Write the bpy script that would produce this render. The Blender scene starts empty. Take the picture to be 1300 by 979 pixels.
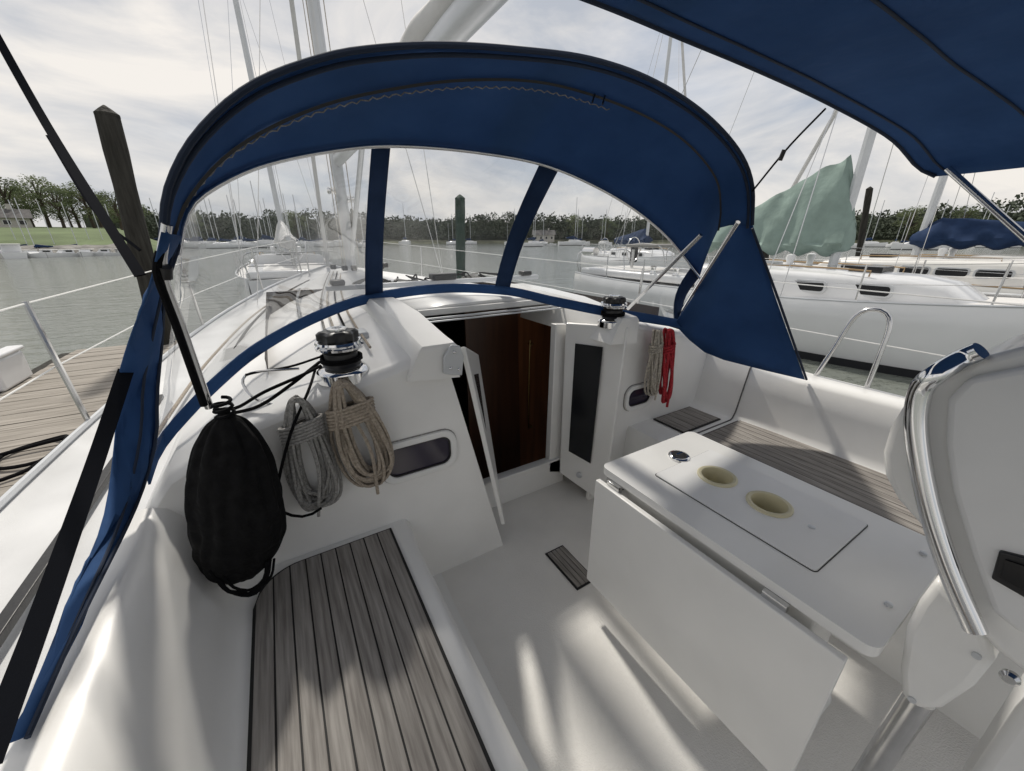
import bpy, bmesh, math, random
from mathutils import Vector, Matrix, noise
random.seed(7)
PI=math.pi
S=bpy.context.scene; C=S.collection
V=Vector
# ------------------------------------------------------------------ camera model
yaw=math.radians(31.1); pit=math.radians(21.1)
CAM=V((0,0,1.55))
Rv=V((math.cos(yaw),-math.sin(yaw),0))
Fv=V((math.sin(yaw)*math.cos(pit),math.cos(yaw)*math.cos(pit),-math.sin(pit)))
Uv=Rv.cross(Fv)
def ray(px,py): return (px-650)*Rv+(489.5-py)*Uv+480*Fv
def P(px,py,x=None,y=None,z=None,d=None,h=None):
    r=ray(px,py)
    if x is not None: t=x/r.x
    elif y is not None: t=y/r.y
    elif z is not None: t=(z-CAM.z)/r.z
    elif d is not None: t=d/480.0
    else: t=h/math.hypot(r.x,r.y)
    return CAM+r*t
def W(px,dist,z=0):
    p=P(px,305,h=dist); return V((p.x,p.y,z))
WZ=-0.55
cd=bpy.data.cameras.new('camera'); cam=bpy.data.objects.new('camera',cd); C.objects.link(cam)
cd.sensor_width=36; cd.lens=480/1300*36; cd.clip_start=0.02; cd.clip_end=6000
m=Matrix((Rv,Uv,-Fv)).transposed().to_4x4(); m.translation=CAM; cam.matrix_world=m
S.camera=cam
S.view_settings.view_transform='Standard'; S.view_settings.look='None'; S.view_settings.exposure=0
# ------------------------------------------------------------------ materials
def mat(name,col,rough=.5,metal=0,var=0,vscale=5,vcol=None,bump=0,bscale=50,stretch=(1,1,1),trans=0,coat=0,detail=4,bdist=.01,spec=.5,bump2=0,bscale2=3,sheen=0):
    m=bpy.data.materials.new(name); m.use_nodes=True; nt=m.node_tree; N=nt.nodes; L=nt.links
    b=N['Principled BSDF']; b.inputs['Base Color'].default_value=(*col,1); b.inputs['Roughness'].default_value=rough
    b.inputs['Metallic'].default_value=metal; b.inputs['Coat Weight'].default_value=coat; b.inputs['Specular IOR Level'].default_value=spec
    if sheen: b.inputs['Sheen Weight'].default_value=sheen
    tc=N.new('ShaderNodeTexCoord'); mp=N.new('ShaderNodeMapping'); mp.inputs['Scale'].default_value=stretch
    L.new(tc.outputs['Object'],mp.inputs['Vector'])
    if var:
        n=N.new('ShaderNodeTexNoise'); n.inputs['Scale'].default_value=vscale; n.inputs['Detail'].default_value=detail
        L.new(mp.outputs[0],n.inputs['Vector'])
        r=N.new('ShaderNodeValToRGB'); r.color_ramp.elements[0].position=.3; r.color_ramp.elements[1].position=.7
        vc=vcol or tuple(c*(1-var) for c in col)
        r.color_ramp.elements[0].color=(*vc,1); r.color_ramp.elements[1].color=(*col,1)
        L.new(n.outputs['Fac'],r.inputs[0]); L.new(r.outputs[0],b.inputs['Base Color'])
        mr=N.new('ShaderNodeMapRange'); mr.inputs[3].default_value=min(1,rough*1.25); mr.inputs[4].default_value=rough*.85
        L.new(n.outputs['Fac'],mr.inputs[0]); L.new(mr.outputs[0],b.inputs['Roughness'])
    last=None
    for (s,sc,ds) in ((bump,bscale,bdist),(bump2,bscale2,.03)):
        if s:
            n2=N.new('ShaderNodeTexNoise'); n2.inputs['Scale'].default_value=sc; n2.inputs['Detail'].default_value=3
            L.new(mp.outputs[0],n2.inputs['Vector'])
            bp=N.new('ShaderNodeBump'); bp.inputs['Strength'].default_value=s; bp.inputs['Distance'].default_value=ds
            L.new(n2.outputs['Fac'],bp.inputs['Height'])
            if last: L.new(last,bp.inputs['Normal'])
            last=bp.outputs[0]
    if last: L.new(last,b.inputs['Normal'])
    if trans:
        t=N.new('ShaderNodeBsdfTranslucent'); t.inputs[0].default_value=(*[min(1,c*2) for c in col],1)
        mx=N.new('ShaderNodeMixShader'); mx.inputs[0].default_value=trans
        L.new(b.outputs[0],mx.inputs[1]); L.new(t.outputs[0],mx.inputs[2]); L.new(mx.outputs[0],N['Material Output'].inputs[0])
    return m
M={}
M['gel']=mat('gelcoat',(.86,.855,.83),.3,var=.08,vscale=3.5,bump=.05,bscale=6,coat=.25,detail=8)
M['gel2']=mat('gelcoat_roof',(.84,.84,.83),.38,var=.09,vscale=4,bump=.05,bscale=8,detail=8)
M['sdeck']=mat('side_deck_gelcoat',(.60,.61,.62),.55,var=.14,vscale=3,bump=.3,bscale=250,bdist=.002,detail=8)
def nonskid():
    m=mat('nonskid_gelcoat',(.84,.82,.78),.5,var=.12,vscale=3,detail=9)
    nt=m.node_tree; N=nt.nodes; L=nt.links
    tc=N.new('ShaderNodeTexCoord'); v=N.new('ShaderNodeTexVoronoi'); v.inputs['Scale'].default_value=220
    L.new(tc.outputs['Object'],v.inputs['Vector'])
    bp=N.new('ShaderNodeBump'); bp.inputs['Strength'].default_value=.55; bp.inputs['Distance'].default_value=.002
    L.new(v.outputs['Distance'],bp.inputs['Height']); L.new(bp.outputs[0],N['Principled BSDF'].inputs['Normal'])
    return m
M['nonskid']=nonskid()
def teakmat(name,c1,c2,st):
    m=mat(name,c1,.75,var=1,vcol=c2,vscale=1,stretch=st,bump=.5,bscale=1.3,bdist=.004,detail=8)
    return m
M['teak']=teakmat('weathered_teak',(.335,.315,.29),(.165,.15,.137),(95,5,20))
M['plank']=teakmat('dock_plank',(.34,.31,.27),(.19,.17,.145),(3,40,10))
M['post']=mat('piling_wood',(.05,.048,.042),.9,var=.5,vscale=2,stretch=(14,14,1.2),bump=.7,bscale=2,bdist=.03,spec=.2)
M['postgreen']=mat('piling_green',(.035,.07,.05),.85,var=.4,vscale=2,stretch=(14,14,1.2),bump=.6,bscale=2,bdist=.03)
M['tan_timber']=teakmat('tan_timber',(.42,.30,.17),(.28,.18,.09),(20,3,20))
M['caulk']=mat('black_caulk',(.008,.008,.008),.7)
M['navy']=mat('navy_canvas',(.036,.095,.235),.85,var=.25,vscale=5,bump=.25,bscale=600,bdist=.001,bump2=.7,bscale2=5,trans=.17,spec=.25,detail=7)
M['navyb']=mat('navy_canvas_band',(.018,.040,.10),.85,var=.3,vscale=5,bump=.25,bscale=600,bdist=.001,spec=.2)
M['navydark']=mat('navy_binding',(.010,.020,.045),.8,bump=.3,bscale=400,bdist=.001)
M['steel']=mat('stainless_steel',(.66,.66,.66),.18,metal=1,var=.12,vscale=30)
M['chrome']=mat('polished_chrome',(.8,.8,.8),.09,metal=1)
M['black']=mat('black_plastic',(.012,.012,.013),.38,bump=.1,bscale=60)
M['blackfab']=mat('black_cordage',(.006,.006,.007),.9,var=.4,vscale=40,bump=.5,bscale=160,bdist=.003,spec=.12)
M['blackbag']=mat('black_mesh_cloth',(.0055,.0055,.006),.8,var=.4,vscale=30,bump=.5,bscale=420,bdist=.001,spec=.22,bump2=.7,bscale2=14)
M['blackweb']=mat('black_webbing',(.008,.009,.012),.95,bump=.4,bscale=400,bdist=.001,spec=.05)
M['ropegrey']=mat('grey_rope',(.38,.37,.35),.85,var=.55,vscale=130,bump=.8,bscale=220,bdist=.004)
M['ropetan']=mat('tan_rope',(.47,.40,.32),.85,var=.5,vscale=120,bump=.8,bscale=220,bdist=.004)
M['ropewhite']=mat('white_rope',(.60,.55,.47),.85,var=.55,vscale=90,bump=.8,bscale=220,bdist=.004)
M['ropered']=mat('red_rope',(.58,.03,.045),.8,var=.6,vscale=110,bump=.9,bscale=200,bdist=.006)
M['tint']=mat('tinted_acrylic',(.035,.028,.05),.05,var=.3,vscale=4)
M['tintblk']=mat('black_acrylic',(.006,.007,.009),.2)
M['vhull']=mat('varnished_mahogany',(.25,.095,.038),.35,var=.5,vscale=1,stretch=(25,25,2),coat=.3,detail=6)
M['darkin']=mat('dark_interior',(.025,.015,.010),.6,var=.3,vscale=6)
M['brass']=mat('brass',(.6,.42,.18),.25,metal=1)
M['cream']=mat('cream_plastic',(.66,.61,.42),.45,var=.08,vscale=8)
M['alu']=mat('painted_aluminium',(.62,.64,.66),.35,metal=.3,var=.1,vscale=3)
M['sailw']=mat('sailcloth',(.62,.62,.61),.7,var=.15,vscale=4,bump=.5,bscale=5,bdist=.03)
M['teal']=mat('sage_green_canvas',(.29,.38,.345),.9,var=.25,vscale=3,bump2=1,bscale2=3,spec=.1)
M['hullw']=mat('white_topsides',(.78,.79,.80),.22,var=.10,vscale=1,coat=.3,detail=7)
M['hullc']=mat('cream_topsides',(.77,.76,.73),.3,var=.08,vscale=1)
M['deck']=mat('deck_paint',(.70,.69,.67),.6,var=.12,vscale=4)
M['boot']=mat('boot_black',(.015,.016,.02),.5)
M['grass']=mat('grass_slope',(.12,.17,.06),.95,var=.4,vscale=.15,bump=.5,bscale=2,bdist=.2)
M['soil']=mat('shore_ground',(.10,.11,.06),.95,var=.4,vscale=.05)
M['bark']=mat('bark',(.09,.07,.05),.9,var=.4,vscale=3)
M['leafA']=mat('foliage_mid',(.11,.14,.07),.8,var=.5,vscale=.5,trans=.2,spec=.2)
M['leafB']=mat('foliage_pale',(.15,.18,.09),.8,var=.4,vscale=.5,trans=.2,spec=.2)
M['leafD']=mat('foliage_far',(.12,.14,.105),.95,var=.35,vscale=.06,spec=.05)  # distance haze painted into this greyer green
M['roofd']=mat('roof_shingle',(.12,.115,.115),.85,var=.3,vscale=2)
M['brick']=mat('house_siding',(.55,.52,.48),.8,var=.2,vscale=2)
M['white']=mat('white_paint',(.80,.80,.78),.5,var=.06,vscale=3)
M['stone']=mat('riprap',(.26,.25,.23),.9,var=.5,vscale=.8,bump=1,bscale=1.5,bdist=.3)
def vinyl():
    m=bpy.data.materials.new('clear_vinyl'); m.use_nodes=True; nt=m.node_tree; N=nt.nodes; L=nt.links
    N.remove(N['Principled BSDF'])
    t=N.new('ShaderNodeBsdfTransparent'); t.inputs[0].default_value=(.94,.95,.96,1)
    g=N.new('ShaderNodeBsdfGlossy'); g.inputs['Roughness'].default_value=.05
    d=N.new('ShaderNodeBsdfDiffuse'); d.inputs[0].default_value=(.6,.62,.65,1)
    tc=N.new('ShaderNodeTexCoord'); n=N.new('ShaderNodeTexNoise'); n.inputs['Scale'].default_value=3; L.new(tc.outputs['Object'],n.inputs[0])
    bp=N.new('ShaderNodeBump'); bp.inputs['Strength'].default_value=.7; bp.inputs['Distance'].default_value=.06; L.new(n.outputs[0],bp.inputs['Height']); L.new(bp.outputs[0],g.inputs['Normal'])
    lw=N.new('ShaderNodeLayerWeight'); lw.inputs[0].default_value=.22
    mr=N.new('ShaderNodeMapRange'); mr.inputs[3].default_value=.03; mr.inputs[4].default_value=.45; L.new(lw.outputs['Fresnel'],mr.inputs[0])
    m1=N.new('ShaderNodeMixShader'); L.new(mr.outputs[0],m1.inputs[0]); L.new(t.outputs[0],m1.inputs[1]); L.new(g.outputs[0],m1.inputs[2])
    n3=N.new('ShaderNodeTexNoise'); n3.inputs['Scale'].default_value=5; n3.inputs['Detail'].default_value=8; L.new(tc.outputs['Object'],n3.inputs[0])
    m3=N.new('ShaderNodeMapRange'); m3.inputs[1].default_value=.4; m3.inputs[2].default_value=.8; m3.inputs[3].default_value=.04; m3.inputs[4].default_value=.14; L.new(n3.outputs[0],m3.inputs[0])
    m2=N.new('ShaderNodeMixShader'); L.new(m3.outputs[0],m2.inputs[0]); L.new(m1.outputs[0],m2.inputs[1]); L.new(d.outputs[0],m2.inputs[2])
    L.new(m2.outputs[0],N['Material Output'].inputs[0]); return m
M['vinyl']=vinyl()
def watermat():
    m=bpy.data.materials.new('harbour_water'); m.use_nodes=True; nt=m.node_tree; N=nt.nodes; L=nt.links
    b=N['Principled BSDF']; b.inputs['Base Color'].default_value=(.16,.175,.155,1); b.inputs['Roughness'].default_value=.10; b.inputs['IOR'].default_value=1.33
    tc=N.new('ShaderNodeTexCoord'); mp=N.new('ShaderNodeMapping'); mp.inputs['Rotation'].default_value=(0,0,.4); mp.inputs['Scale'].default_value=(1,2.2,1)
    L.new(tc.outputs['Object'],mp.inputs[0]); last=None
    for sc,st,di in ((.9,.45,.20),(4.5,.4,.05)):
        n=N.new('ShaderNodeTexNoise'); n.inputs['Scale'].default_value=sc; n.inputs['Detail'].default_value=4; L.new(mp.outputs[0],n.inputs[0])
        bp=N.new('ShaderNodeBump'); bp.inputs['Strength'].default_value=st; bp.inputs['Distance'].default_value=di; L.new(n.outputs[0],bp.inputs['Height'])
        if last: L.new(last,bp.inputs['Normal'])
        last=bp.outputs[0]
    L.new(last,b.inputs['Normal']); return m
M['water']=watermat()
# ------------------------------------------------------------------ mesh helpers
def cat(pts,n=24):
    pts=[V(p) for p in pts]
    if len(pts)==2: return [pts[0].lerp(pts[1],i/(n-1)) for i in range(n)]
    q=[2*pts[0]-pts[1]]+pts+[2*pts[-1]-pts[-2]]; out=[]
    for i in range(1,len(q)-2):
        for k in range(12):
            t=k/12; a,b,c,d=q[i-1],q[i],q[i+1],q[i+2]
            out.append(.5*((2*b)+(c-a)*t+(2*a-5*b+4*c-d)*t*t+(3*b-a-3*c+d)*t**3))
    out.append(pts[-1])
    ln=[0]
    for i in range(1,len(out)): ln.append(ln[-1]+(out[i]-out[i-1]).length)
    res=[];j=0
    for i in range(n):
        s=ln[-1]*i/(n-1)
        while j<len(ln)-2 and ln[j+1]<s: j+=1
        t=(s-ln[j])/max(1e-9,ln[j+1]-ln[j]); res.append(out[j].lerp(out[j+1],min(1,max(0,t))))
    return res
class MB:
    def __init__(s): s.bm=bmesh.new()
    def face(s,pts):
        vs=[s.bm.verts.new(V(p)) for p in pts]
        try: s.bm.faces.new(vs)
        except: pass
        return s
    def prism(s,pts,off):
        pts=[V(p) for p in pts]; off=V(off); a=[s.bm.verts.new(p) for p in pts]; b=[s.bm.verts.new(p+off) for p in pts]; n=len(a)
        s.bm.faces.new(a); s.bm.faces.new(b[::-1])
        for i in range(n): s.bm.faces.new((a[i],b[i],b[(i+1)%n],a[(i+1)%n]))
        return s
    def box(s,x0,x1,y0,y1,z0,z1): return s.prism([(x0,y0,z0),(x1,y0,z0),(x1,y1,z0),(x0,y1,z0)],(0,0,z1-z0))
    def grid(s,rows,closed=False):
        g=[[s.bm.verts.new(V(p)) for p in r] for r in rows]
        for i in range(len(g)-1):
            n=len(g[i])
            for j in range(n if closed else n-1):
                k=(j+1)%n
                s.bm.faces.new((g[i][j],g[i][k],g[i+1][k],g[i+1][j]))
        return s
    def tube(s,pts,r,seg=8,cap=True):
        pts=[V(p) for p in pts]; n=len(pts); rr=r if isinstance(r,(list,tuple)) else [r]*n
        T=[(pts[min(i+1,n-1)]-pts[max(i-1,0)]).normalized() for i in range(n)]
        up=V((0,0,1)) if abs(T[0].z)<.9 else V((1,0,0)); N0=T[0].cross(up).normalized(); rows=[]
        for i in range(n):
            N0=(N0-T[i]*N0.dot(T[i])).normalized(); B=T[i].cross(N0)
            rows.append([s.bm.verts.new(pts[i]+(N0*math.cos(2*PI*k/seg)+B*math.sin(2*PI*k/seg))*rr[i]) for k in range(seg)])
        for i in range(n-1):
            for k in range(seg): s.bm.faces.new((rows[i][k],rows[i][(k+1)%seg],rows[i+1][(k+1)%seg],rows[i+1][k]))
        if cap: s.bm.faces.new(rows[0][::-1]); s.bm.faces.new(rows[-1])
        return s
    def ribbon(s,pts,w,t=.003):
        pts=[V(p) for p in pts]
        rows=[]
        for i,p in enumerate(pts):
            d=(pts[min(i+1,len(pts)-1)]-pts[max(i-1,0)]).normalized(); sd=d.cross(p-CAM).normalized(); nn=d.cross(sd)
            ww=w[i] if isinstance(w,(list,tuple)) else w
            rows.append([p+sd*ww/2+nn*t,p+sd*ww/2-nn*t,p-sd*ww/2-nn*t,p-sd*ww/2+nn*t])
        return s.grid(rows,True)
    def lathe(s,prof,c,seg=28,axis=None,cap=True):
        c=V(c); rot=V((0,0,1)).rotation_difference(V(axis).normalized()).to_matrix() if axis else Matrix.Identity(3); rows=[]
        for (r,z) in prof: rows.append([c+rot@V((r*math.cos(2*PI*k/seg),r*math.sin(2*PI*k/seg),z)) for k in range(seg)])
        g=[[s.bm.verts.new(p) for p in r] for r in rows]
        for i in range(len(g)-1):
            for k in range(seg): s.bm.faces.new((g[i][k],g[i][(k+1)%seg],g[i+1][(k+1)%seg],g[i+1][k]))
        if cap: s.bm.faces.new(g[0][::-1]); s.bm.faces.new(g[-1])
        return s
    def build(s,name,m,parent=None,smooth=True,bevel=0,solid=0,sub=0,label=None,ang=40):
        bm=s.bm; bmesh.ops.remove_doubles(bm,verts=bm.verts,dist=1e-5); bmesh.ops.recalc_face_normals(bm,faces=bm.faces)
        off=V((0,0,0))
        if parent is not None: off=V(parent.get('_o',(0,0,0)))
        elif len(bm.verts) and name not in STRUCT:
            xs=[v.co for v in bm.verts]; mn=[min(v[i] for v in xs) for i in range(3)]; mx=[max(v[i] for v in xs) for i in range(3)]
            off=V(((mn[0]+mx[0])/2,(mn[1]+mx[1])/2,mn[2]))
        for v in bm.verts: v.co-=off
        me=bpy.data.meshes.new(name); bm.to_mesh(me); bm.free()
        if smooth:
            for p in me.polygons: p.use_smooth=True
            try: me.set_sharp_from_angle(angle=math.radians(ang))
            except Exception: pass
        me.materials.append(m if not isinstance(m,str) else M[m])
        o=bpy.data.objects.new(name,me); C.objects.link(o)
        if parent is not None: o.parent=parent; o['_o']=tuple(off)
        else: o.location=off; o['_o']=tuple(off)
        if solid: md=o.modifiers.new('s','SOLIDIFY'); md.thickness=solid; md.offset=0
        if bevel: md=o.modifiers.new('b','BEVEL'); md.width=bevel; md.segments=3; md.limit_method='ANGLE'; md.angle_limit=math.radians(35)
        if label: o['label']=label
        return o
STRUCT={'water','land','hill','shore_bank'}
def tag(o,label,cat_,group=None,kind=None):
    if label: o['label']=label; o['category']=cat_
    if group: o['group']=group
    if kind: o['kind']=kind
    return o
def thing(name,loc,label,cat_,group=None,local=False,rz=0):
    o=bpy.data.objects.new(name,None); C.objects.link(o); o.location=loc; o.rotation_euler=(0,0,rz); o.empty_display_size=.1
    o['_o']=(0,0,0) if local else tuple(loc)
    return tag(o,label,cat_,group)
def copy_tree(o,parent=None):
    c=o.copy(); C.objects.link(c)
    if parent is not None: c.parent=parent
    for ch in list(o.children): copy_tree(ch,c)
    return c
def rrect(cx,cz,w,h,r,y,n=6,ax='y'):
    pts=[]
    for (sx,sz,a0) in ((1,1,0),(-1,1,90),(-1,-1,180),(1,-1,270)):
        for k in range(n+1):
            a=math.radians(a0+90*k/n); pts.append((cx+sx*(w/2-r)+r*math.cos(a),cz+sz*(h/2-r)+r*math.sin(a)))
    if ax=='y': return [V((a,y,b)) for a,b in pts]
    if ax=='x': return [V((y,a,b)) for a,b in pts]
    return [V((a,b,y)) for a,b in pts]
def ringplate(s,outer,inner,off):
    off=V(off); n=len(outer)
    a=[s.bm.verts.new(p) for p in outer]; b=[s.bm.verts.new(p) for p in inner]; c=[s.bm.verts.new(p+off) for p in outer]; d=[s.bm.verts.new(p+off) for p in inner]
    for i in range(n):
        j=(i+1)%n
        s.bm.faces.new((a[i],a[j],b[j],b[i])); s.bm.faces.new((c[i],d[i],d[j],c[j])); s.bm.faces.new((a[i],c[i],c[j],a[j])); s.bm.faces.new((b[i],b[j],d[j],d[i]))
CX=1.03
# ================================================================== OUR BOAT
boat=thing('sailboat',(CX,0,0),'white sailboat we stand in, with cockpit, teak benches and open companionway','sailboat')
gun=[(-1.6,1.95,.60),(0,2.03,.60),(1.5,2.05,.62),(3,1.96,.65),(4.5,1.8,.69),(6,1.5,.75),(7.5,1.05,.83),(8.8,.5,.91),(9.7,.04,.97)]
gp=cat([(a,b,c) for a,b,c in gun],30)
def wf(y): 
    t=min(1,max(0,(y-2.2)/4.6)); return 1-.5*t*t*(3-2*t)
hb=MB()
for sg in (-1,1):
    rows=[]
    for g in gp:
        y,w,z=g
        rows.append([(CX+sg*w,y,z+.03),(CX+sg*(w+.03),y,z-.02),(CX+sg*(w+.01),y,z*.4),(CX+sg*w*.93,y,-.35),(CX+sg*w*.75,y,-.75)])
    hb.grid(rows)
hull=hb.build('hull','hullw',boat)
for sg in (-1,1):
    b=MB(); rows=[]
    for g in gp:
        y,w,z=g
        if y<1.45: inn=1.53
        elif y<6.9: inn=min(1.55*wf(y),w-.02)
        else: inn=0
        rows.append([(CX+sg*w,y,z+.03),(CX+sg*(w-.03),y,z+.03),(CX+sg*(w-.05) if w>.1 else CX,y,z),(CX+sg*inn if inn<w else CX,y,z+.02)])
    b.grid(rows).build('side_deck','sdeck',boat,ang=60)
    t=MB(); t.tube([(CX+sg*(g[1]-.015),g[0],g[2]+.045) for g in gp],.014,6).build('toe_rail','alu',boat)
    MB().box(CX+sg*1.76-.016,CX+sg*1.76+.016,-.2,2.9,.655,.68).build('genoa_track','black',boat,bevel=.003)
# coachroof
SEC=[(-1.55,.60),(-1.53,.74),(-1.43,.87),(-1.19,.985),(-.93,1.05),(-.63,1.12),(-.45,1.155)]
def roofz(y):
    if y<2.2: return .06*(max(0,y-1.4)/.8)
    return .06-.10*(min(1,(y-2.2)/4.6))
def secpts(y,sg,drop=0):
    out=[]
    for i,(x,z) in enumerate(SEC):
        k=wf(y); zz=z+roofz(y)*(1 if i>1 else 0)
        zz=.62+(zz-.62)*(1-drop)
        out.append((CX+sg*(-x)*k,y,zz))
    return out
cr=MB()
for sg in (-1,1):
    y0=1.40 if sg<0 else 1.45
    rows=[]
    for dy,dz in ((0,-.034),(.004,-.018),(.014,-.007),(.03,-.002),(.05,0)): rows.append([(x,y,z+dz) for x,y,z in secpts(y0+dy,sg)])
    for y in (1.6,1.8,2.0,2.3,2.7,3.2,3.8,4.4,5,5.6,6.2,6.7): rows.append(secpts(y,sg))
    for y,d in ((7.0,.3),(7.25,.75),(7.4,1)): rows.append(secpts(y,sg,d))
    cr.grid(rows)
rows=[]
for y in (1.97,2.0,2.3,2.7,3.2,3.8,4.4,5,5.6,6.2,6.7,7.0,7.25,7.4):
    d={7.0:.3,7.25:.75,7.4:1}.get(y,0); k=wf(y); z=1.155+roofz(y)
    z1=.62+(z-.62)*(1-d); z2=.62+(z+.018-.62)*(1-d)
    rows.append([(CX-.45*k,y,z1),(CX-.2*k,y,z2),(CX,y,z2+.005),(CX+.2*k,y,z2),(CX+.45*k,y,z1)])
cr.grid(rows)
cr.build('coachroof','gel2',boat,ang=50)
# bulkheads
pbk=MB(); 
bp_=[(-.52,-.04),(-.52,.2),(-.50,.71),(-.40,.84),(-.16,.955),(.1,1.02),(.40,1.09),(.50,1.105),(.53,1.10),(.80,-.04)]
pbk.prism([(x,1.40,z) for x,z in bp_],(0,.03,0))
pbk.prism([(.53,1.42,1.10),(.80,1.42,-.04),(.80,1.74,-.04),(.60,1.74,1.12)],(-.02,0,0))
pbk.build('cabin_bulkhead','gel',boat,bevel=.005)
sbk=MB()
bs=[(1.44,-.04),(1.535,1.12),(1.66,1.09),(1.95,1.03),(2.2,.965),(2.42,.84),(2.53,.72),(2.6,.3),(2.6,-.04)]
sbk.prism([(x,1.45,z) for x,z in bs],(0,.03,0))
sbk.build('cabin_bulkhead','gel',boat,bevel=.006)
# hatch rails
for (xa,xb) in ((.41,.575),(1.475,1.62)):
    h=MB(); rows=[]
    for y,zt in ((1.37,1.160),(1.375,1.168),(1.5,1.182),(1.8,1.225),(2.15,1.238),(2.5,1.24)):
        rows.append([(xa-.05,y,1.04),(xa,y,zt-.02),(xa+.02,y,zt),(xb-.015,y,zt),(xb,y,zt-.015),(xb,y,1.02)])
    h.grid(rows); h.face([(xa-.05,1.37,1.04),(xa,1.37,1.14),(xa+.02,1.37,1.16),(xb-.015,1.37,1.16),(xb,1.37,1.145),(xb,1.37,1.02)])
    hr=h.build('hatch_rail','gel',boat,ang=35)
    if xa<1:
        br=MB(); br.prism([(.50,1.355,1.05),(.58,1.355,1.03),(.592,1.355,1.11),(.578,1.355,1.155),(.54,1.355,1.165),(.505,1.355,1.12)],(0,.012,0)).build('end_bracket','alu',hr,bevel=.005)
        for (x,z) in ((.53,1.07),(.565,1.06),(.55,1.135)): MB().lathe([(.007,0),(.007,.006),(.004,.009)],(x,1.355,z),12,(0,-1,0)).build('bolt','chrome',hr)
# sliding hatch
sh=MB(); rows=[]
for y,dz in ((1.93,-.02),(1.935,.0),(1.96,.006),(2.4,.008)):
    rows.append([(.59,y,1.205+dz),(.75,y,1.220+dz),(1.03,y,1.226+dz),(1.3,y,1.220+dz),(1.46,y,1.205+dz)])
sh.grid(rows); sh.build('sliding_hatch','gel2',boat,solid=.012)
MB().box(.59,1.47,1.90,1.922,1.180,1.212).build('hatch_edge','white',boat,bevel=.004)
MB().box(.59,1.47,1.86,1.875,1.165,1.176).build('hatch_track','alu',boat,bevel=.003)
MB().box(.59,1.47,1.815,1.83,1.160,1.168).build('hatch_track','alu',boat,bevel=.003)
# traveller
MB().box(.25,1.82,2.60,2.635,1.255,1.285).build('traveller_track','alu',boat,bevel=.004)
tv=MB().box(.92,1.10,2.57,2.665,1.286,1.33).build('traveller_car','black',boat,bevel=.012)
for x in (.32,1.70): MB().box(x-.04,x+.04,2.575,2.66,1.286,1.32).build('track_end','black',boat,bevel=.01)
rr_=random.Random(4)
for i in range(11):
    x=.50+.10*i; pts=[(x+rr_.uniform(-.08,.08),2.72+rr_.uniform(0,.3),1.255+rr_.uniform(0,.045)) for k in range(6)]
    MB().tube(cat(pts,26),.0065,6).build('slack_line','blackfab' if i%3 else 'ropegrey',boat)
for (x,y) in ((.80,5.6),(.9,5.5),(1.16,5.5),(1.28,5.65),(.7,5.9),(1.4,5.9)):
    MB().box(x-.035,x+.035,y-.05,y+.05,1.17,1.235).build('deck_block','black',boat,bevel=.015)
# opening
sill=MB(); sill.box(.74,1.44,1.70,1.76,-.04,.19); sill.box(.70,1.46,1.68,1.72,.19,.205)
sill.build('companionway_sill','gel',boat,bevel=.006)
fr=MB(); fr.prism([P(697,600,y=1.70),P(713,600,y=1.70),P(722,412,y=1.70),P(706,412,y=1.70)],(0,.05,0))
fr.build('companionway_frame','gel',boat,bevel=.006)
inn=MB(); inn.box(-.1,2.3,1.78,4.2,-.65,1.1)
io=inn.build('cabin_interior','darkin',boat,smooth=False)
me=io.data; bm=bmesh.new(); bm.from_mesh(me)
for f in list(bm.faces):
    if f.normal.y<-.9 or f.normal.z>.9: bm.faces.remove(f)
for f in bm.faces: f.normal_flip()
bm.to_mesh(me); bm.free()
a,b_,c_,d_=P(622,392,y=2.25),P(720,392,y=2.25),P(720,640,y=2.25),P(630,640,y=2.25)
idr=MB().prism([a,b_,c_,d_],(0,.03,0)).build('interior_door','vhull',boat,bevel=.004)
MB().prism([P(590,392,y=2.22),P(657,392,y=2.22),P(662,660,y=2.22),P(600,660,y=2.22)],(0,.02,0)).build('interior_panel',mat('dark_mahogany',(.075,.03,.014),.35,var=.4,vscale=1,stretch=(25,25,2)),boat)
MB().tube(cat([P(673,432,y=2.2),P(672,455,y=2.18),P(671,520,y=2.18),P(671,545,y=2.2)],10),.006).build('grab_handle','brass',idr)
for py in (436,540): MB().lathe([(.012,0),(.012,.02),(.01,.03)],P(672,py,y=2.235),12,(0,-1,0)).build('handle_mount','brass',idr)
MB().box(.9,1.5,1.8,2.2,-.35,-.3).build('interior_step','vhull',boat)
# doors
def quadpanel(q,u0,u1,v0,v1,off,th):
    TL,TR,BR,BL=q; n=(TR-TL).cross(BL-TL).normalized()
    if n.dot(CAM-TL)<0: n=-n
    def b(u,v): return TL.lerp(TR,u).lerp(BL.lerp(BR,u),v)+n*off
    mb=MB(); mb.prism([b(u0,v0),b(u1,v0),b(u1,v1),b(u0,v1)],n*th); return mb,n,b
q=(P(718,410,y=1.66),P(797,416,y=1.36),P(766,640,y=1.33),P(710,600,y=1.66))
mb,n,bf=quadpanel(q,0,1,0,1,-.03,.03); sd=mb.build('companionway_door','gel',boat,bevel=.008,label='open starboard companionway door with black panel')
mb,n,bf=quadpanel(q,.19,.66,.11,.80,0.001,.004); mb.build('tinted_panel','tintblk',sd,bevel=.002)
MB().lathe([(.02,0),(.02,.004),(.012,.008),(.011,.002)],bf(.45,.92),20,tuple(n)).build('vent_cap','alu',sd)
MB().lathe([(.009,0),(.009,.005)],bf(.78,.05),16,tuple(n)).build('knob','chrome',sd)
q=(P(590,440,y=1.37),P(607,450,y=1.62),P(628,604,y=1.66),P(641,666,y=1.37))
mb,n,bf=quadpanel(q,0,1,0,1,-.02,.022); pd=mb.build('companionway_door','gel',boat,bevel=.005,label='port companionway door seen almost edge on')
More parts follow.
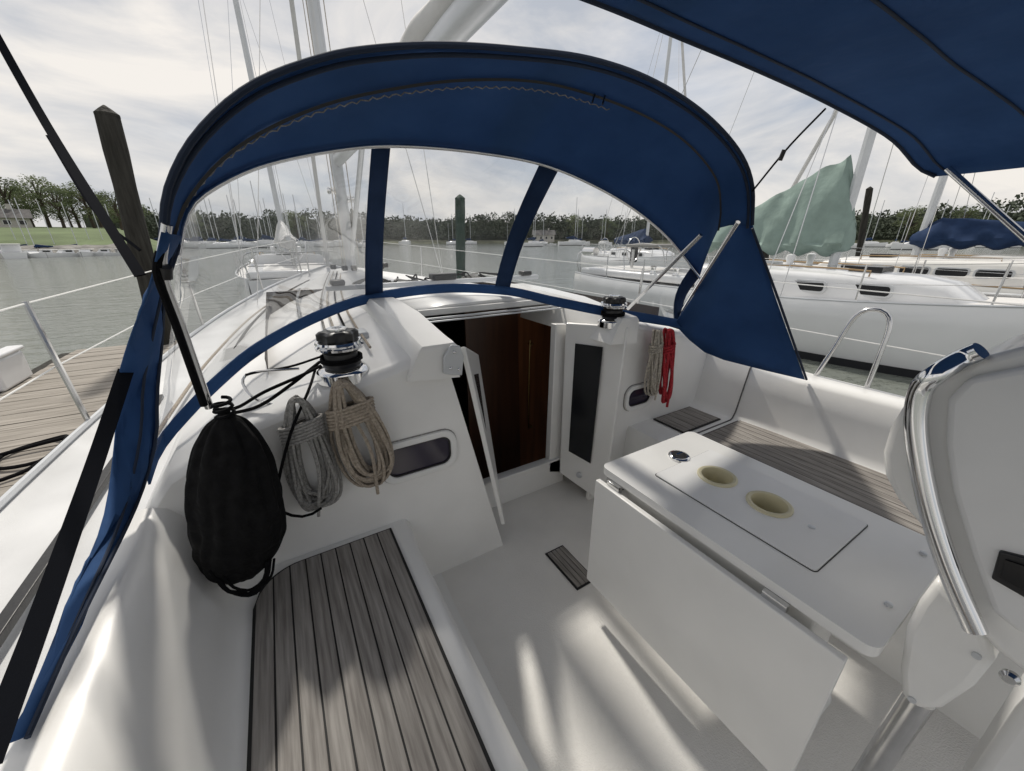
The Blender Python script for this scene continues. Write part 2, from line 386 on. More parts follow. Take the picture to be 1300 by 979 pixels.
mb,n,bf=quadpanel(q,.18,.86,.13,.88,.003,.003); mb.build('tinted_panel','tintblk',pd,bevel=.001)
# cockpit sole
so=MB(); so.box(.25,1.75,-1.6,1.41,-.05,0); so.box(.76,1.50,1.41,1.74,-.05,0)
so.build('cockpit_sole','nonskid',boat,bevel=0)
# port bench + coaming
prof=[(.42,.001),(.37,.004),(.345,.02),(.325,.06),(.30,.34),(.295,.375),(.28,.395),(.26,.40),(-.26,.40),(-.285,.404),(-.305,.42),(-.33,.47),(-.37,.60),(-.40,.68),(-.43,.725),(-.47,.745),(-.53,.745),(-.56,.73),(-.58,.68),(-.60,.60)]
pb=MB(); rows=[]
for y in (-1.6,-1,-.4,0,.3,.6,.8,1.0,1.2,1.3,1.36,1.40):
    k=max(0,(y-1.2)/.2); rows.append([(x+(.012*k if i<8 else 0),y,z+ (.03*k*k if 10<i<19 else 0)) for i,(x,z) in enumerate(prof)])
pb.grid(rows); pbench=pb.build('bench_seat','gel',boat,ang=55,label='port bench and coaming moulded in white')
tk=MB(); n=9; x0,x1=-.262,.215; w=(x1-x0)/n; RC=.15
def yend(x,mg=0):
    dx=x-(x0-mg)
    if dx>=RC: return 1.355+mg
    return 1.355+mg-RC+math.sqrt(max(0,RC*RC-(RC-dx)**2))
for i in range(n):
    a=x0+i*w+.0025; b=x0+(i+1)*w-.0025
    top=[(b+(a-b)*k/5,yend(b+(a-b)*k/5),.404) for k in range(6)]
    tk.prism([(a,-1.4,.404),(b,-1.4,.404)]+top,(0,0,.008))
tk.build('teak_slats','teak',pbench,bevel=.0008,label='long grey teak slats on port bench')
mg=.007
ck=MB(); ck.prism([(x0-mg,-1.42,.4015),(x1+mg,-1.42,.4015),(x1+mg,1.355+mg,.4015)]+[(x0-mg+RC*(1-k/8),yend(x0-mg+RC*(1-k/8),mg),.4015) for k in range(9)],(0,0,.0075)).build('caulking','caulk',pbench)
# starboard bench
sb=MB(); rows=[]
for y in (-1.6,-1,-.4,0,.3,.6,.9,1.1,1.16,1.3,1.45):
    xo=2.44-.05*max(0,(y-.4))/.75; r=max(0,(y-1.0)/.45)
    rows.append([(1.72,y,0),(1.72,y,.42),(1.74,y,.45),(xo-.02,y,.45),(xo,y,.462),(xo+.02,y,.5),(xo+.05,y,.66),(xo+.075,y,.765+.08*r),(xo+.10,y,.785+.09*r),(xo+.13,y,.79+.09*r),(2.68,y,.79+.05*r),(2.72,y,.76),(2.74,y,.60)])
sb.grid(rows); sbench=sb.build('bench_seat','gel',boat,ang=55,label='starboard bench and backrest moulded in white')
MB().tube([(1.95,1.165,.452),(2.362,1.165,.452),(2.386,1.165,.463),(2.406,1.165,.50),(2.436,1.165,.66),(2.460,1.165,.79),(2.486,1.165,.815),(2.55,1.165,.822)],.0045,6).build('seam_line',mat('seam_grey',(.10,.10,.10),.7),sbench)
tk=MB()
for i in range(12):
    a=1.80+i*.051; b=a+.0465; tk.box(a,b,-.5,1.12,.455,.463)
tk.build('teak_slats','teak',sbench,bevel=.001,label='grey teak slats on starboard bench')
tk=MB()
for i in range(6):
    a=1.95+i*.0605; tk.box(a,a+.056,1.21,1.42,.455,.463)
tk.build('teak_slats','teak',sbench,bevel=.001,label='short teak panel forward of starboard bench seam')
ck=MB(); ck.box(1.79,2.413,-.51,1.13,.4525,.459); ck.box(1.94,2.315,1.20,1.43,.4525,.459); ck.build('caulking','caulk',sbench)
# cabin windows
for (cx,cz,w_,h_,y) in ((.385,.69,.33,.19,1.40),(1.79,.645,.25,.165,1.45)):
    rb=MB(); ringplate(rb,rrect(cx,cz,w_+.008,h_+.008,.066,y-.004),rrect(cx,cz,w_-.01,h_-.01,.058,y-.004),(0,.006,0))
    rb.build('window_seal','ropegrey',boat)
    rb=MB(); ringplate(rb,rrect(cx,cz,w_,h_,.062,y-.018),rrect(cx,cz,w_-.055,h_-.055,.042,y-.018),(0,.019,0))
    fo=rb.build('cabin_window','white',boat,bevel=.005)
    MB().prism(rrect(cx,cz,w_-.054,h_-.054,.042,y-.004),(0,.002,0)).build('pane','tint',fo)
    rb=MB(); ringplate(rb,rrect(cx,cz,w_-.056,h_-.056,.040,y-.010),rrect(cx,cz,w_-.068,h_-.068,.036,y-.010),(0,.004,0)); rb.build('gasket','black',fo)
# sole grate
g=MB()
for i in range(4): g.box(.955+i*.026,.977+i*.026,.98,1.22,.004,.010)
gr=g.build('drain_grate','teak',boat,bevel=.001)
MB().box(.945,1.062,.97,1.23,.0015,.005).build('grate_frame','caulk',gr)
# mast, boom etc
ms=MB(); 
rows=[]
for z in (1.12,4,8,13.5):
    rows.append([(CX+.075*math.cos(a*PI/8),6.5+.115*math.sin(a*PI/8)-(z-1.1)*.012,z) for a in range(16)])
ms.grid(rows,True); mast=ms.build('mast','alu',boat)
MB().tube([(CX-.10,6.35,1.2),(CX-.10,6.3,13)],.006,6).tube([(CX+.1,6.35,1.2),(CX+.1,6.3,13)],.006,6).tube([(CX-.13,6.4,1.15),(CX-.13,6.33,13)],.005,6).build('halyard','ropewhite',mast)
for z,s in ((2.2,-1),(2.1,1)): MB().lathe([(.05,0),(.045,.03),(.035,.06),(.05,.09),(.03,.11)],(CX+s*.07,6.48,z),16,(s,0,0)).build('mast_winch','chrome',mast)
bo=MB(); rows=[]
for y in (6.3,5,4,3,2,1,.0):
    zb=2.47; rows.append([(CX+.065*math.cos(a*PI/6),y,zb+.10+.085*math.sin(a*PI/6)) for a in range(12)])
bo.grid(rows,True); boom=bo.build('boom','alu',boat)
fs=MB(); rows=[]
for i in range(80):
    y=6.2-i*.077; r=.070+.008*math.sin(i*.6)+.02*(1-i/80); rows.append([(CX+r*math.cos(a*PI/8)*(1+.15*noise.noise(V((a,i*.3,0)))),y,2.69+r*1.15*math.sin(a*PI/8)) for a in range(16)])
fs.grid(rows,True); fs.build('furled_sail','sailw',boom)
MB().tube([(CX,6.3,1.35),(CX,4.7,2.5)],.03,10).build('boom_vang','alu',boat)
for sg in (-1,1):
    st=MB(); st.tube([(CX+sg*1.42,6.3,.78),(CX+sg*.9,6.5,7),(CX,6.4,13)],.005,6); st.tube([(CX+sg*1.3,5.9,.76),(CX,6.4,6.9)],.005,6); st.build('shroud','steel',boat)
MB().tube([(CX,9.55,1.0),(CX,6.4,13)],.035,8).build('furled_genoa','sailw',boat)
for i,x in enumerate((.02,.06,.11,.16)):
    MB().tube(cat([(x+.12,1.60,1.135),(x+.16,2.4,1.165),(x+.35,4,1.15),(CX-.35+i*.05,6.2,1.12)],14),.006,6).build('control_line',('ropegrey','ropewhite','blackfab','ropetan')[i],boat)
MB().box(.15,.32,1.80,1.92,1.11,1.155).build('rope_clutch','alu',boat,bevel=.01)
for sg in (-1,1):
    MB().tube(cat([(CX+sg*.95,2.4,1.07),(CX+sg*.95,2.5,1.14),(CX+sg*.92,3.3,1.14),(CX+sg*.85,4.2,1.11),(CX+sg*.84,4.25,1.02)],20),.011,8).build('handrail','steel',boat)
MB().tube(cat([(-.62,1.9,.70),(-.60,2.6,.70),(-.52,3.6,.72),(-.25,5.2,.78),(.3,7.2,.86)],30),.009,8).build('jib_sheet','ropetan',boat)
MB().tube(cat([(-.30,2.3,.95),(-.24,3.0,.98),(-.12,4.0,.98),(.1,5.4,.97),(.45,7.0,.95)],30),.008,8).build('jib_sheet','blackfab',boat)
# stanchions, lifelines
def gx(y):
    for a,b in zip(gun,gun[1:]):
        if a[0]<=y<=b[0]: t=(y-a[0])/(b[0]-a[0]); return a[1]+(b[1]-a[1])*t,a[2]+(b[2]-a[2])*t
for sg in (-1,1):
    tops=[]
    for y in ((-1.2,.7,2.6,4.8,6.9,8.6) if sg<0 else (-1.2,2.6,4.8,6.9,8.6)):
        w_,z_=gx(y); p=V((CX+sg*(w_+.0),y,z_+.03))
        st=MB(); st.tube([p,p+V((sg*.03,0,.62))],.0125,8).build('stanchion','steel',boat); tops.append(p+V((sg*.03,0,.61)))
    MB().tube(tops,.004,6).tube([t-V((0,0,.3)) for t in tops],.0035,6).build('lifeline',M['white'],boat)
MB().tube(cat([(CX-.45,8.7,.9),(CX-.42,8.8,1.45),(CX-.3,9.4,1.5),(CX,9.8,1.52),(CX+.3,9.4,1.5),(CX+.42,8.8,1.45),(CX+.45,8.7,.9)],40),.0125,8).build('bow_pulpit','steel',boat)
MB().tube(cat([P(1028,488,x=2.66),P(1060,440,x=2.68),P(1084,404,x=2.70),P(1104,393,x=2.71),P(1124,397,x=2.72),P(1129,415,x=2.72),P(1115,455,x=2.70),P(1093,510,x=2.68)],40),.0125,10).build('gate_rail','steel',boat)
MB().tube(cat([P(350,515,z=1.0),P(322,505,z=1.03),P(308,485,z=1.07),P(322,473,z=1.09),P(380,468,z=1.09)],20),.005,8).build('fairlead','steel',boat)
# ================================================================== WINCHES
def winch(loc,label,sc=1.0):
    t=thing('winch',loc,label,'winch','winches on the cabin top'); L=V(loc)
    f=lambda pr:[(r*sc,z*sc*.80) for r,z in pr]
    MB().lathe(f([(.075,-.02),(.075,.016),(.068,.026),(.05,.032)]),L,32).build('base','chrome',t)
    MB().lathe(f([(.050,.03),(.054,.04),(.047,.055),(.047,.085),(.056,.098)]),L,32).build('drum','black',t)
    MB().lathe(f([(.056,.096),(.066,.102),(.067,.110),(.054,.116),(.066,.122),(.064,.130),(.05,.134)]),L,32).build('self_tailer','chrome',t)
    s=MB(); n=72; rows=[]
    for (r,z,a) in ((.048,.130,0),(.052,.136,.12),(.052,.158,.12),(.045,.166,.12),(.020,.168,0),(.018,.160,0)):
        rows.append([(L.x+sc*r*(1+a*math.cos(6*2*PI*k/n))*math.cos(2*PI*k/n),L.y+sc*r*(1+a*math.cos(6*2*PI*k/n))*math.sin(2*PI*k/n),L.z+sc*z*.80) for k in range(n)])
    s.grid(rows,True); s.face(rows[-1]); s.build('cap','black',t)
    MB().lathe(f([(.028,.166),(.028,.175),(.014,.176),(.013,.16)]),L,24).build('handle_socket','chrome',t)
    r=MB()
    pts=[L+V((sc*.056*math.cos(a),sc*.056*math.sin(a),sc*(.040+.007*a/2/PI))) for a in [i*PI/10 for i in range(50)]]
    r.tube(pts,.005,8).build('rope_turns','blackfab',t)
    return t
winch(P(437,474,z=1.075),'chrome and black winch on the port cabin top above the hanging rope coils',1.25)
winch(P(777,410,z=1.13),'chrome winch on the starboard cabin top above the red rope',1.05)
# ================================================================== ROPES
def loops(cx,y0,zt,w_,h_,n,r,m_,label,wrapz=.80,tail=True,seed=1,lean=0,wraps=6):
    rnd=random.Random(seed); b=MB()
    for i in range(n):
        W_=w_*(.35+.65*(i+.5)/n)*rnd.uniform(.93,1.07); H_=h_*(.84+.18*rnd.random()); yy=y0-.004-rnd.random()*.045; ph=rnd.uniform(-1,1); off=rnd.uniform(-.018,.018)
        pts=[]
        for k in range(48):
            t=2*PI*k/48; s=math.sin(t); c=(1-math.cos(t))/2
            s2=math.copysign(abs(s)**.75,s)
            pts.append(V((cx+off*c+lean*c*H_+W_/2*s2*(.45+.55*c)+.006*math.sin(3*t+ph*3)*c,yy+.010*math.sin(2*t+i),zt-H_*c+.004*math.sin(4*t+ph*4))))
        pts.append(pts[0]); b.tube(pts,r,6,False)
    for i in range(wraps):
        z=zt-h_*(1-wrapz)-i*r*1.9; pts=[V((cx+lean*h_*(1-wrapz)+.33*w_*math.cos(a),y0-.025+.034*math.sin(a),z+.012*math.cos(a+.4))) for a in [k*2*PI/20 for k in range(21)]]
        b.tube(pts,r,6,False)
    if tail: b.tube(cat([(cx,y0-.03,zt-h_*.2),(cx+.02+lean*h_*.5,y0-.055,zt-h_*.6),(cx-.01+lean*h_,y0-.055,zt-h_*1.05)],12),r,6)
    o=b.build('rope_coil',m_); return tag(o,label,'rope coil','rope coils hanging by the companionway')
loops(-.018,1.375,1.06,.20,.43,14,.0060,'ropegrey','grey rope coil hanging on the bulkhead next to the black bag',seed=2)
loops(.128,1.37,1.09,.235,.44,17,.0066,'ropetan','tan rope coil hanging on the bulkhead nearest the cabin window',seed=5,lean=.15)
loops(1.785,1.40,1.07,.10,.40,8,.0062,'ropewhite','off white rope coil hanging beside the red one below the starboard winch',seed=3,lean=.10,wraps=4)
loops(1.865,1.385,1.07,.12,.46,5,.0085,'ropered','bright red rope coil hanging under the starboard winch',seed=4,lean=.14,wraps=3)
# black bag
bl=thing('line_bag',(-.24,1.25,.5),'large black mesh bag hanging from the dodger frame at the port corner','bag')
BX=-.195
b=MB(); rows=[]; prof_=cat([(.012,0,1.10),(.020,0,1.085),(.048,0,1.06),(.080,0,1.00),(.102,0,.92),(.117,0,.82),(.122,0,.72),(.114,0,.64),(.094,0,.58),(.062,0,.54),(.03,0,.525),(.004,0,.522)],60)
for i,p in enumerate(prof_):
    r,z=p.x,p.z; row=[]; tt=i/59
    for k in range(128):
        a=2*PI*k/128
        f=1+(.07*math.sin(9*a+2.5*noise.noise(V((tt*2,a*.3,0))))*math.exp(-((tt-.15)/.3)**2)+.035*math.sin(14*a+5*tt+3*noise.noise(V((math.cos(a),math.sin(a),tt*3))))+.12*noise.noise(V((math.cos(a)*1.6,math.sin(a)*1.6,z*6)))+.04*noise.noise(V((math.cos(a)*5,math.sin(a)*5,z*18))))*(1 if .02<tt<.97 else .3)
        row.append((BX-(1.1-z)*.13+r*f*math.cos(a),1.25+r*f*.72*math.sin(a),z))
    rows.append(row)
b.grid(rows,True); b.build('bag_body','blackbag',bl,ang=180)
b=MB(); rnd=random.Random(9)
for s in range(5):
    x=BX-.06+rnd.uniform(-.012,.012); b.tube(cat([(x-.06,1.185,.60+.01*s),(x-.04,1.175,.54+.005*s),(x+.01,1.17,.505+.006*s),(x+.055,1.175,.545),(x+.075,1.185,.60)],14),.0042,6)
b.build('drawstring','blackfab',bl)
MB().tube([(BX+.022*math.cos(a),1.25+.022*math.sin(a),1.075+.0015*k) for k,a in enumerate([i*PI/6 for i in range(40)])],.005,6).build('lashing','blackfab',bl)
t=MB(); w0=P(425,462,z=1.10)
t.tube(cat([w0+V((-.05,0,0)),P(380,478,z=1.10),P(335,498,z=1.06),P(300,518,z=1.0),P(272,520,z=1.03)],24),.006,8)
t.tube(cat([w0+V((-.05,.02,.01)),P(370,488,z=1.08),P(330,515,z=1.02),P(295,525,z=.99)],24),.006,8)
t.tube(cat([P(410,452,z=1.13),P(370,465,z=1.10),P(330,472,z=1.09),P(312,476,z=1.09)],16),.0045,8)
t.tube(cat([P(400,470,z=1.09),P(392,495,y=1.38),P(366,560,y=1.30),P(352,640,y=1.30),P(385,656,y=1.28),P(408,645,y=1.28)],24),.005,8)
tag(t.build('winch_line','blackfab'),'black lines leading from the port winch across the cabin top to the bag','rope')
# ================================================================== TABLE
tb=thing('cockpit_table',(1.24,.5,0),'white folding cockpit table with two round cup holders and one leaf hanging down','table')
def plate(outer,holes,z0,z1,name,m_,parent,bev=0):
    bm=bmesh.new()
    def loop(p,z):
        vs=[bm.verts.new((a,b,z)) for a,b in p]; es=[bm.edges.new((vs[i],vs[(i+1)%len(vs)])) for i in range(len(vs))]; return vs,es
    for z in (z0,z1):
        E=[]; LL=[]
        for p in [outer]+holes: vs,es=loop(p,z); E+=es; LL.append(vs)
        bmesh.ops.triangle_fill(bm,edges=E,use_beauty=True,use_dissolve=False)
        if z==z0: L0=LL
        else: L1=LL
    for a,b in zip(L0,L1):
        for i in range(len(a)): bm.faces.new((a[i],a[(i+1)%len(a)],b[(i+1)%len(a)],b[i]))
    mb=MB(); mb.bm.free(); mb.bm=bm
    return mb.build(name,m_,parent,ang=30)
def circ(cx,cy,r,n=32): return [(cx+r*math.cos(2*PI*k/n),cy+r*math.sin(2*PI*k/n)) for k in range(n)]
cups=[tuple(P(910,606,z=.72).xy),tuple(P(976,641,z=.72).xy)]; CR=.058
outer=[(p.x,p.y) for p in rrect(1.245,.49,.565,.85,.03,0,5,'z')]
top=plate(outer,[circ(c[0],c[1],CR) for c in cups],.688,.718,'tabletop','gel',tb)
x0,x1=1.09,1.44; y0,y1=.235,.76
lid=plate([(p.x,p.y) for p in rrect((x0+x1)/2,(y0+y1)/2,x1-x0,y1-y0,.012,0,4,'z')],[circ(c[0],c[1],CR) for c in cups],.7195,.7225,'locker_lid','gel2',top)
b=MB(); 
ringplate(b,rrect((x0+x1)/2,(y0+y1)/2,x1-x0+.006,y1-y0+.006,.014,.7185,4,'z'),rrect((x0+x1)/2,(y0+y1)/2,x1-x0+.002,y1-y0+.002,.012,.7185,4,'z'),(0,0,.0012)); b.build('lid_gap',M['caulk'],top)
for c in cups:
    MB().lathe([(CR+.010,.7225),(CR+.010,.727),(CR+.004,.731),(CR-.004,.729),(CR-.006,.72),(CR-.009,.655),(CR-.02,.640),(.001,.637)],(c[0],c[1],0),40,cap=False).build('cup_holder','cream',top)
c=P(862,580,z=.72); cap=MB().lathe([(.042,.718),(.042,.725),(.038,.729),(.032,.730),(.031,.728),(.001,.728)],(c.x,c.y,0),36,cap=False).build('filler_cap','chrome',top)
MB().lathe([(.029,.7285),(.028,.7315),(.001,.7320)],(c.x,c.y,0),32,cap=False).build('cap_inset','black',cap)
MB().box(c.x-.018,c.x+.018,c.y-.004,c.y+.004,.732,.738).build('cap_slot','chrome',cap)
for (px,py,r) in ((1030,670,.010),(1172,703,.008),(1128,768,.008)):
    c=P(px,py,z=.72); MB().lathe([(r,.7185),(r,.7245),(r*.6,.7255)],(c.x,c.y,0),16).build('screw_cap','alu',top)
lf=MB(); lf.box(.930,.952,.10,.905,.15,.668); leaf=lf.build('drop_leaf','gel',tb,bevel=.004)
for y in (.83,.26): 
    h=MB(); h.box(.946,.966,y-.03,y+.03,.66,.687); h.tube([(.95,y-.03,.682),(.95,y+.03,.682)],.005,8); h.build('hinge','steel',tb,bevel=.001)
lg=MB(); lg.box(1.10,1.38,.20,.78,.02,.62); lg.build('support_box','gel',tb,bevel=.03)
for x in (1.0,1.43): MB().box(x,x+.05,.18,.80,.60,.687).build('side_rail','gel',tb,bevel=.008)
MB().box(1.06,1.42,.14,.84,.0,.05).build('foot_plate','gel2',tb,bevel=.02)
lf=MB(); lf.box(1.50,1.522,.10,.905,.45,.668).build('drop_leaf','gel',tb,bevel=.006)
# ================================================================== HELM
hp=thing('helm_pedestal',(1.25,0,0),'white moulded helm console with curved stainless guard at right edge','helm pedestal')
pr=[(1302,440),(1238,456),(1198,476),(1168,495),(1146,515),(1128,545),(1119,575),(1122,605),(1138,635),(1165,665),(1195,700),(1215,745),(1232,790),(1262,826),(1330,880),(1420,880),(1420,428)]
X=1.02; b=MB(); b.prism([P(a,c,x=X) for a,c in pr],(.34,0,0)); con=b.build('console','gel',hp,bevel=.014)
b=MB(); b.prism([P(a,c,x=X) for a,c in ((1232,478),(1420,440),(1420,800),(1300,800),(1262,770),(1236,700),(1212,620),(1203,560),(1206,505))],(-.022,0,0)).build('console_face','gel2',con,bevel=.012)
b=MB(); b.prism([P(a,c,x=X-.030) for a,c in ((1268,700),(1258,735),(1298,758),(1330,776),(1335,728),(1300,708))],(.02,0,0)).build('instrument_pod','black',con,bevel=.003)
b=MB(); b.prism([P(a,c,x=X-.034) for a,c in ((1276,711),(1269,734),(1298,749),(1330,764),(1335,736),(1300,719))],(.004,0,0)).build('display','tintblk',con)
b=MB(); b.prism([P(a,c,x=X+.03) for a,c in ((1188,735),(1165,765),(1148,800),(1141,850),(1143,885),(1165,903),(1195,902),(1235,875),(1262,842),(1255,815),(1225,775))],(.16,0,0)).build('bracket_cover','gel',hp,bevel=.022)
for a,c in ((1240,832),(1158,888)): MB().lathe([(.007,0),(.007,.004)],P(a,c,x=X+.03),14,(-1,0,0)).build('screw_cap','alu',hp)
MB().tube([P(1168,885,x=X+.10),P(1085,1010,x=X+.10)],.027,16).build('support_tube','steel',hp)
b=MB(); b.prism([P(a,c,x=X+.16) for a,c in ((1330,855),(1285,905),(1235,978),(1195,1040),(1420,1040),(1420,835))],(.22,0,0)).build('pedestal_column','gel2',hp,bevel=.02)
pth=[(1246,446),(1222,456),(1190,474),(1170,494),(1163,530),(1167,580),(1179,640),(1197,700),(1216,750),(1238,800)]
b=MB(); b.tube(cat([P(a,c,x=X-.035+ (.03 if i<2 else 0)) for i,(a,c) in enumerate(pth)],60),.0170,18).build('guard_rail','chrome',hp)
MB().lathe([(.012,0),(.013,.008),(.008,.014)],P(1283,858,x=X),20,(-1,0,0)).build('lock_knob','steel',hp)
# ================================================================== DODGER
dg=thing('spray_dodger',(CX,1.5,1.2),'navy blue canvas spray dodger with clear windows arched over the companionway','spray dodger')
A=[P(a,b,y=c) for a,b,c in ((206,305,1.27),(213,240,1.25),(250,170,1.23),(320,108,1.22),(410,73,1.22),(480,61,1.21),(560,57,1.2),(650,62,1.18),(750,75,1.15),(830,103,1.12),(895,145,1.1),(938,192,1.08),(955,235,1.07),(955,286,1.06))]
Sm=[P(a,b,y=c) for a,b,c in ((214,312,1.36),(238,248,1.36),(300,182,1.36),(400,132,1.36),(500,108,1.36),(600,97,1.34),(700,103,1.32),(800,135,1.28),(868,175,1.24),(908,222,1.2),(915,262,1.17),(912,290,1.16))]
B=[P(a,b,y=c) for a,b,c in ((226,320,1.5),(236,270,1.53),(262,240,1.56),(330,207,1.6),(420,188,1.63),(500,182,1.64),(600,190,1.63),(690,207,1.6),(760,237,1.55),(810,268,1.5),(850,303,1.45),(888,352,1.4))]
N_=65
cA,cS,cB=cat(A,N_),cat(Sm,N_),cat(B,N_)
rows=[cA]
for t in (.33,.66): rows.append([a.lerp(s,t)+V((0,0,.008))+V((0,0,.006*noise.noise(a*9+V((0,t,0))))) for a,s in zip(cA,cS)])
rows.append([p+V((0,0,.004*noise.noise(p*14))) for p in cS])
for t in (.15,.3,.45,.6,.75,.9): rows.append([a.lerp(s,t)+V((0,0,.03*math.sin(PI*t)))+V((0,0,.018*math.sin(PI*t)*noise.noise(a*5+V((0,t*2,0))))) for a,s in zip(cS,cB)])
rows.append(cB)
MB().grid(rows).build('canopy','navy',dg,solid=.004)
MB().tube(cA,.008,8).build('edge_piping','navydark',dg)
MB().tube([a.lerp(s,.12)+V((0,0,-.012)) for a,s in zip(cA,cS)],.006,8).build('frame_sleeve','navydark',dg)
MB().ribbon([p+V((0,-.002,-.010)) for p in cS],.008,.002).build('zipper','black',dg)
MB().tube([p+V((0,-.004,-.012+.004*math.sin(i*2.3))) for i,p in enumerate(cat([a.lerp(b,.08) for a,b in zip(cS,cB)],200)[:130])],.0020,5).build('zip_cord','ropegrey',dg)
MB().tube([p+V((0,-.01,-.010)) for p in cB],.0075,10).build('frame_bow','steel',dg)
Cc=[P(190,600,z=.86),P(205,562,z=.90),P(240,520,z=.98),P(280,480,z=1.05),P(330,440,z=1.12),P(400,402,z=1.19),P(470,378,z=1.24),P(560,366,z=1.275),P(640,369,z=1.265),P(700,382,z=1.235),P(770,396,z=1.18),P(820,404,z=1.12),P(868,412,z=1.05)]
cC=cat(Cc,N_)
cB2=cat(B,N_)
def samp(c,u):
    f=u*(len(c)-1); i=int(min(len(c)-2,max(0,math.floor(f)))); return c[i].lerp(c[i+1],f-i)
def cut(i0,i1,j0,j1,name,m_,off=0,n=16,k=8):
    rows=[]
    for r in range(k+1):
        t=r/k; row=[]
        for c in range(n+1):
            u=c/n; a=samp(cB2,i0+(i1-i0)*u); b=samp(cC,j0+(j1-j0)*u); p=a.lerp(b,t)+V((0,.05*math.sin(PI*t),0)); 
            row.append(p+(CAM-p).normalized()*off)
        rows.append(row)
    return MB().grid(rows).build(name,m_,dg,solid=.003 if m_!='vinyl' else 0)
def proj(p):
    v=p-CAM; f=v.dot(Fv); return 650+480*v.dot(Rv)/f, 489.5-480*v.dot(Uv)/f
def findu(c,px):
    best=0;bd=1e9
    for i in range(1001):
        x=proj(samp(c,i/1000))[0]
        if abs(x-px)<bd: bd=abs(x-px);best=i/1000
    return best
bt=[findu(cB2,x) for x in (472,496,686,710)]; ct=[findu(cC,x) for x in (464,486,627,646)]
cut(0,bt[0],0,ct[0],'window_panel','vinyl'); cut(bt[1],bt[2],ct[1],ct[2],'window_panel','vinyl'); cut(bt[3],1,ct[3],1,'window_panel','vinyl')
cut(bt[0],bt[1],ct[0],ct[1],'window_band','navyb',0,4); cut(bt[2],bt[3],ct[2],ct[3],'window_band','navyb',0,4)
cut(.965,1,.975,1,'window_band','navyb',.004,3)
lw=[[p+V((0,-.012,.026)) for p in cC],[p+V((0,-.02,.008)) for p in cC],[p+V((0,-.03,-.010)) for p in cC],[p+V((0,-.035,-.024)) for p in cC]]
MB().grid(lw).build('lower_band','navy',dg,solid=.006)
# port side panel
sa=cat([P(a,b,x=c) for a,b,c in ((206,295,-.19),(188,370,-.27),(165,430,-.36),(149,485,-.45),(146,560,-.50),(130,660,-.52),(82,780,-.53),(15,940,-.53))],24)
sb_=cat([P(a,b,x=c) for a,b,c in ((228,305,-.22),(208,370,-.27),(204,430,-.33),(198,500,-.39),(196,560,-.43),(172,640,-.48),(100,785,-.50),(32,935,-.51))],24)
rows=[]
for t in (0,.2,.4,.6,.8,1): rows.append([a.lerp(b,t)+V((.022*math.sin(i*.9+t*4)*math.sin(PI*t),0,0)) for i,(a,b) in enumerate(zip(sa,sb_))])
MB().grid(rows).build('side_panel','navy',dg,solid=.004)
MB().tube([a.lerp(b,.5)+V((.012,0,0)) for a,b in zip(sa,sb_)],.004,6).tube([p+V((.004,-.004,0)) for p in sb_],.005,6).build('side_seam','navydark',dg)
# starboard wing
la=cat([P(935,284,y=1.10),P(897,350,y=1.28),P(856,412,z=1.06)],12); ra=cat([P(955,284,y=1.07),P(988,388,y=.98),P(1022,482,z=.80)],12)
T8=(0,.15,.3,.45,.6,.75,.9,1)
rows=[[a.lerp(b,t)+V((.035*math.sin(PI*t)*math.sin(i*.8+t*2),0,0)) for i,(a,b) in enumerate(zip(la,ra))] for t in T8]
bt_=cat([P(858,414,z=1.05),P(895,448,z=.90),P(955,466,z=.84),P(1022,482,z=.80)],12)
w=MB(); w.grid(rows); w.grid([[r[-1] for r in rows],[samp(bt_,t) for t in T8]]); w.build('side_panel','navy',dg,solid=.004)
MB().tube([P(955,290,y=1.06),P(990,385,y=.97),P(1024,482,z=.80)],.006,8).build('wing_binding','navydark',dg)
for pp in ([P(937,282,y=1.07),P(856,410,z=1.05)],[P(890,298,y=1.2),P(797,392,z=1.15)]): MB().tube(pp,.0105,10).build('frame_strut','steel',dg)
MB().tube(cat([P(212,285,y=1.2),P(206,345,y=1.22),P(232,420,y=1.25),P(266,518,y=1.27)],20),.0105,10).build('frame_strut','steel',dg)
MB().tube(cat([P(203,320,y=1.2),P(200,350,y=1.2),P(224,415,y=1.23),P(259,515,y=1.25)],20),.009,8).build('frame_cord','blackfab',dg)
MB().tube([P(208,338,y=1.205),P(209,352,y=1.215)],.016,10).build('frame_fitting','black',dg)
for px,py in ((755,120),(768,122)): MB().tube([P(px,py,y=1.27),P(px-3,py+10,y=1.25)],.0035,6).build('zip_pull','black',dg)
# straps
def strap(pts,w_,label,m_='blackweb'):
    return tag(MB().ribbon(cat(pts,16),w_,.0015).build('strap',m_),label,'strap')
strap([P(-30,0,x=-.7),P(60,160,x=-.55),P(178,350,x=-.30)],.024,'wide black strap slanting across the upper left corner of the view')
strap([P(60,172,x=-.6),P(120,268,x=-.48),P(178,318,x=-.36)],.009,'narrow dark strap beneath the wide one at upper left')
strap([P(160,470,x=-.42),P(120,590,x=-.48),P(60,760,x=-.50),P(-20,975,x=-.50)],.034,'long black webbing strap running down the port side canvas')
tg=tag(MB().tube(cat([P(1048,138,z=2.03),P(1000,188,y=.95),P(955,243,y=1.06)],10),.004,6).build('tie_strap','blackfab'),'thin black strap joining the bimini to the dodger corner','strap')
MB().tube([P(996,190,y=.95),P(990,204,y=.96)],.009,8).build('buckle','black',tg)
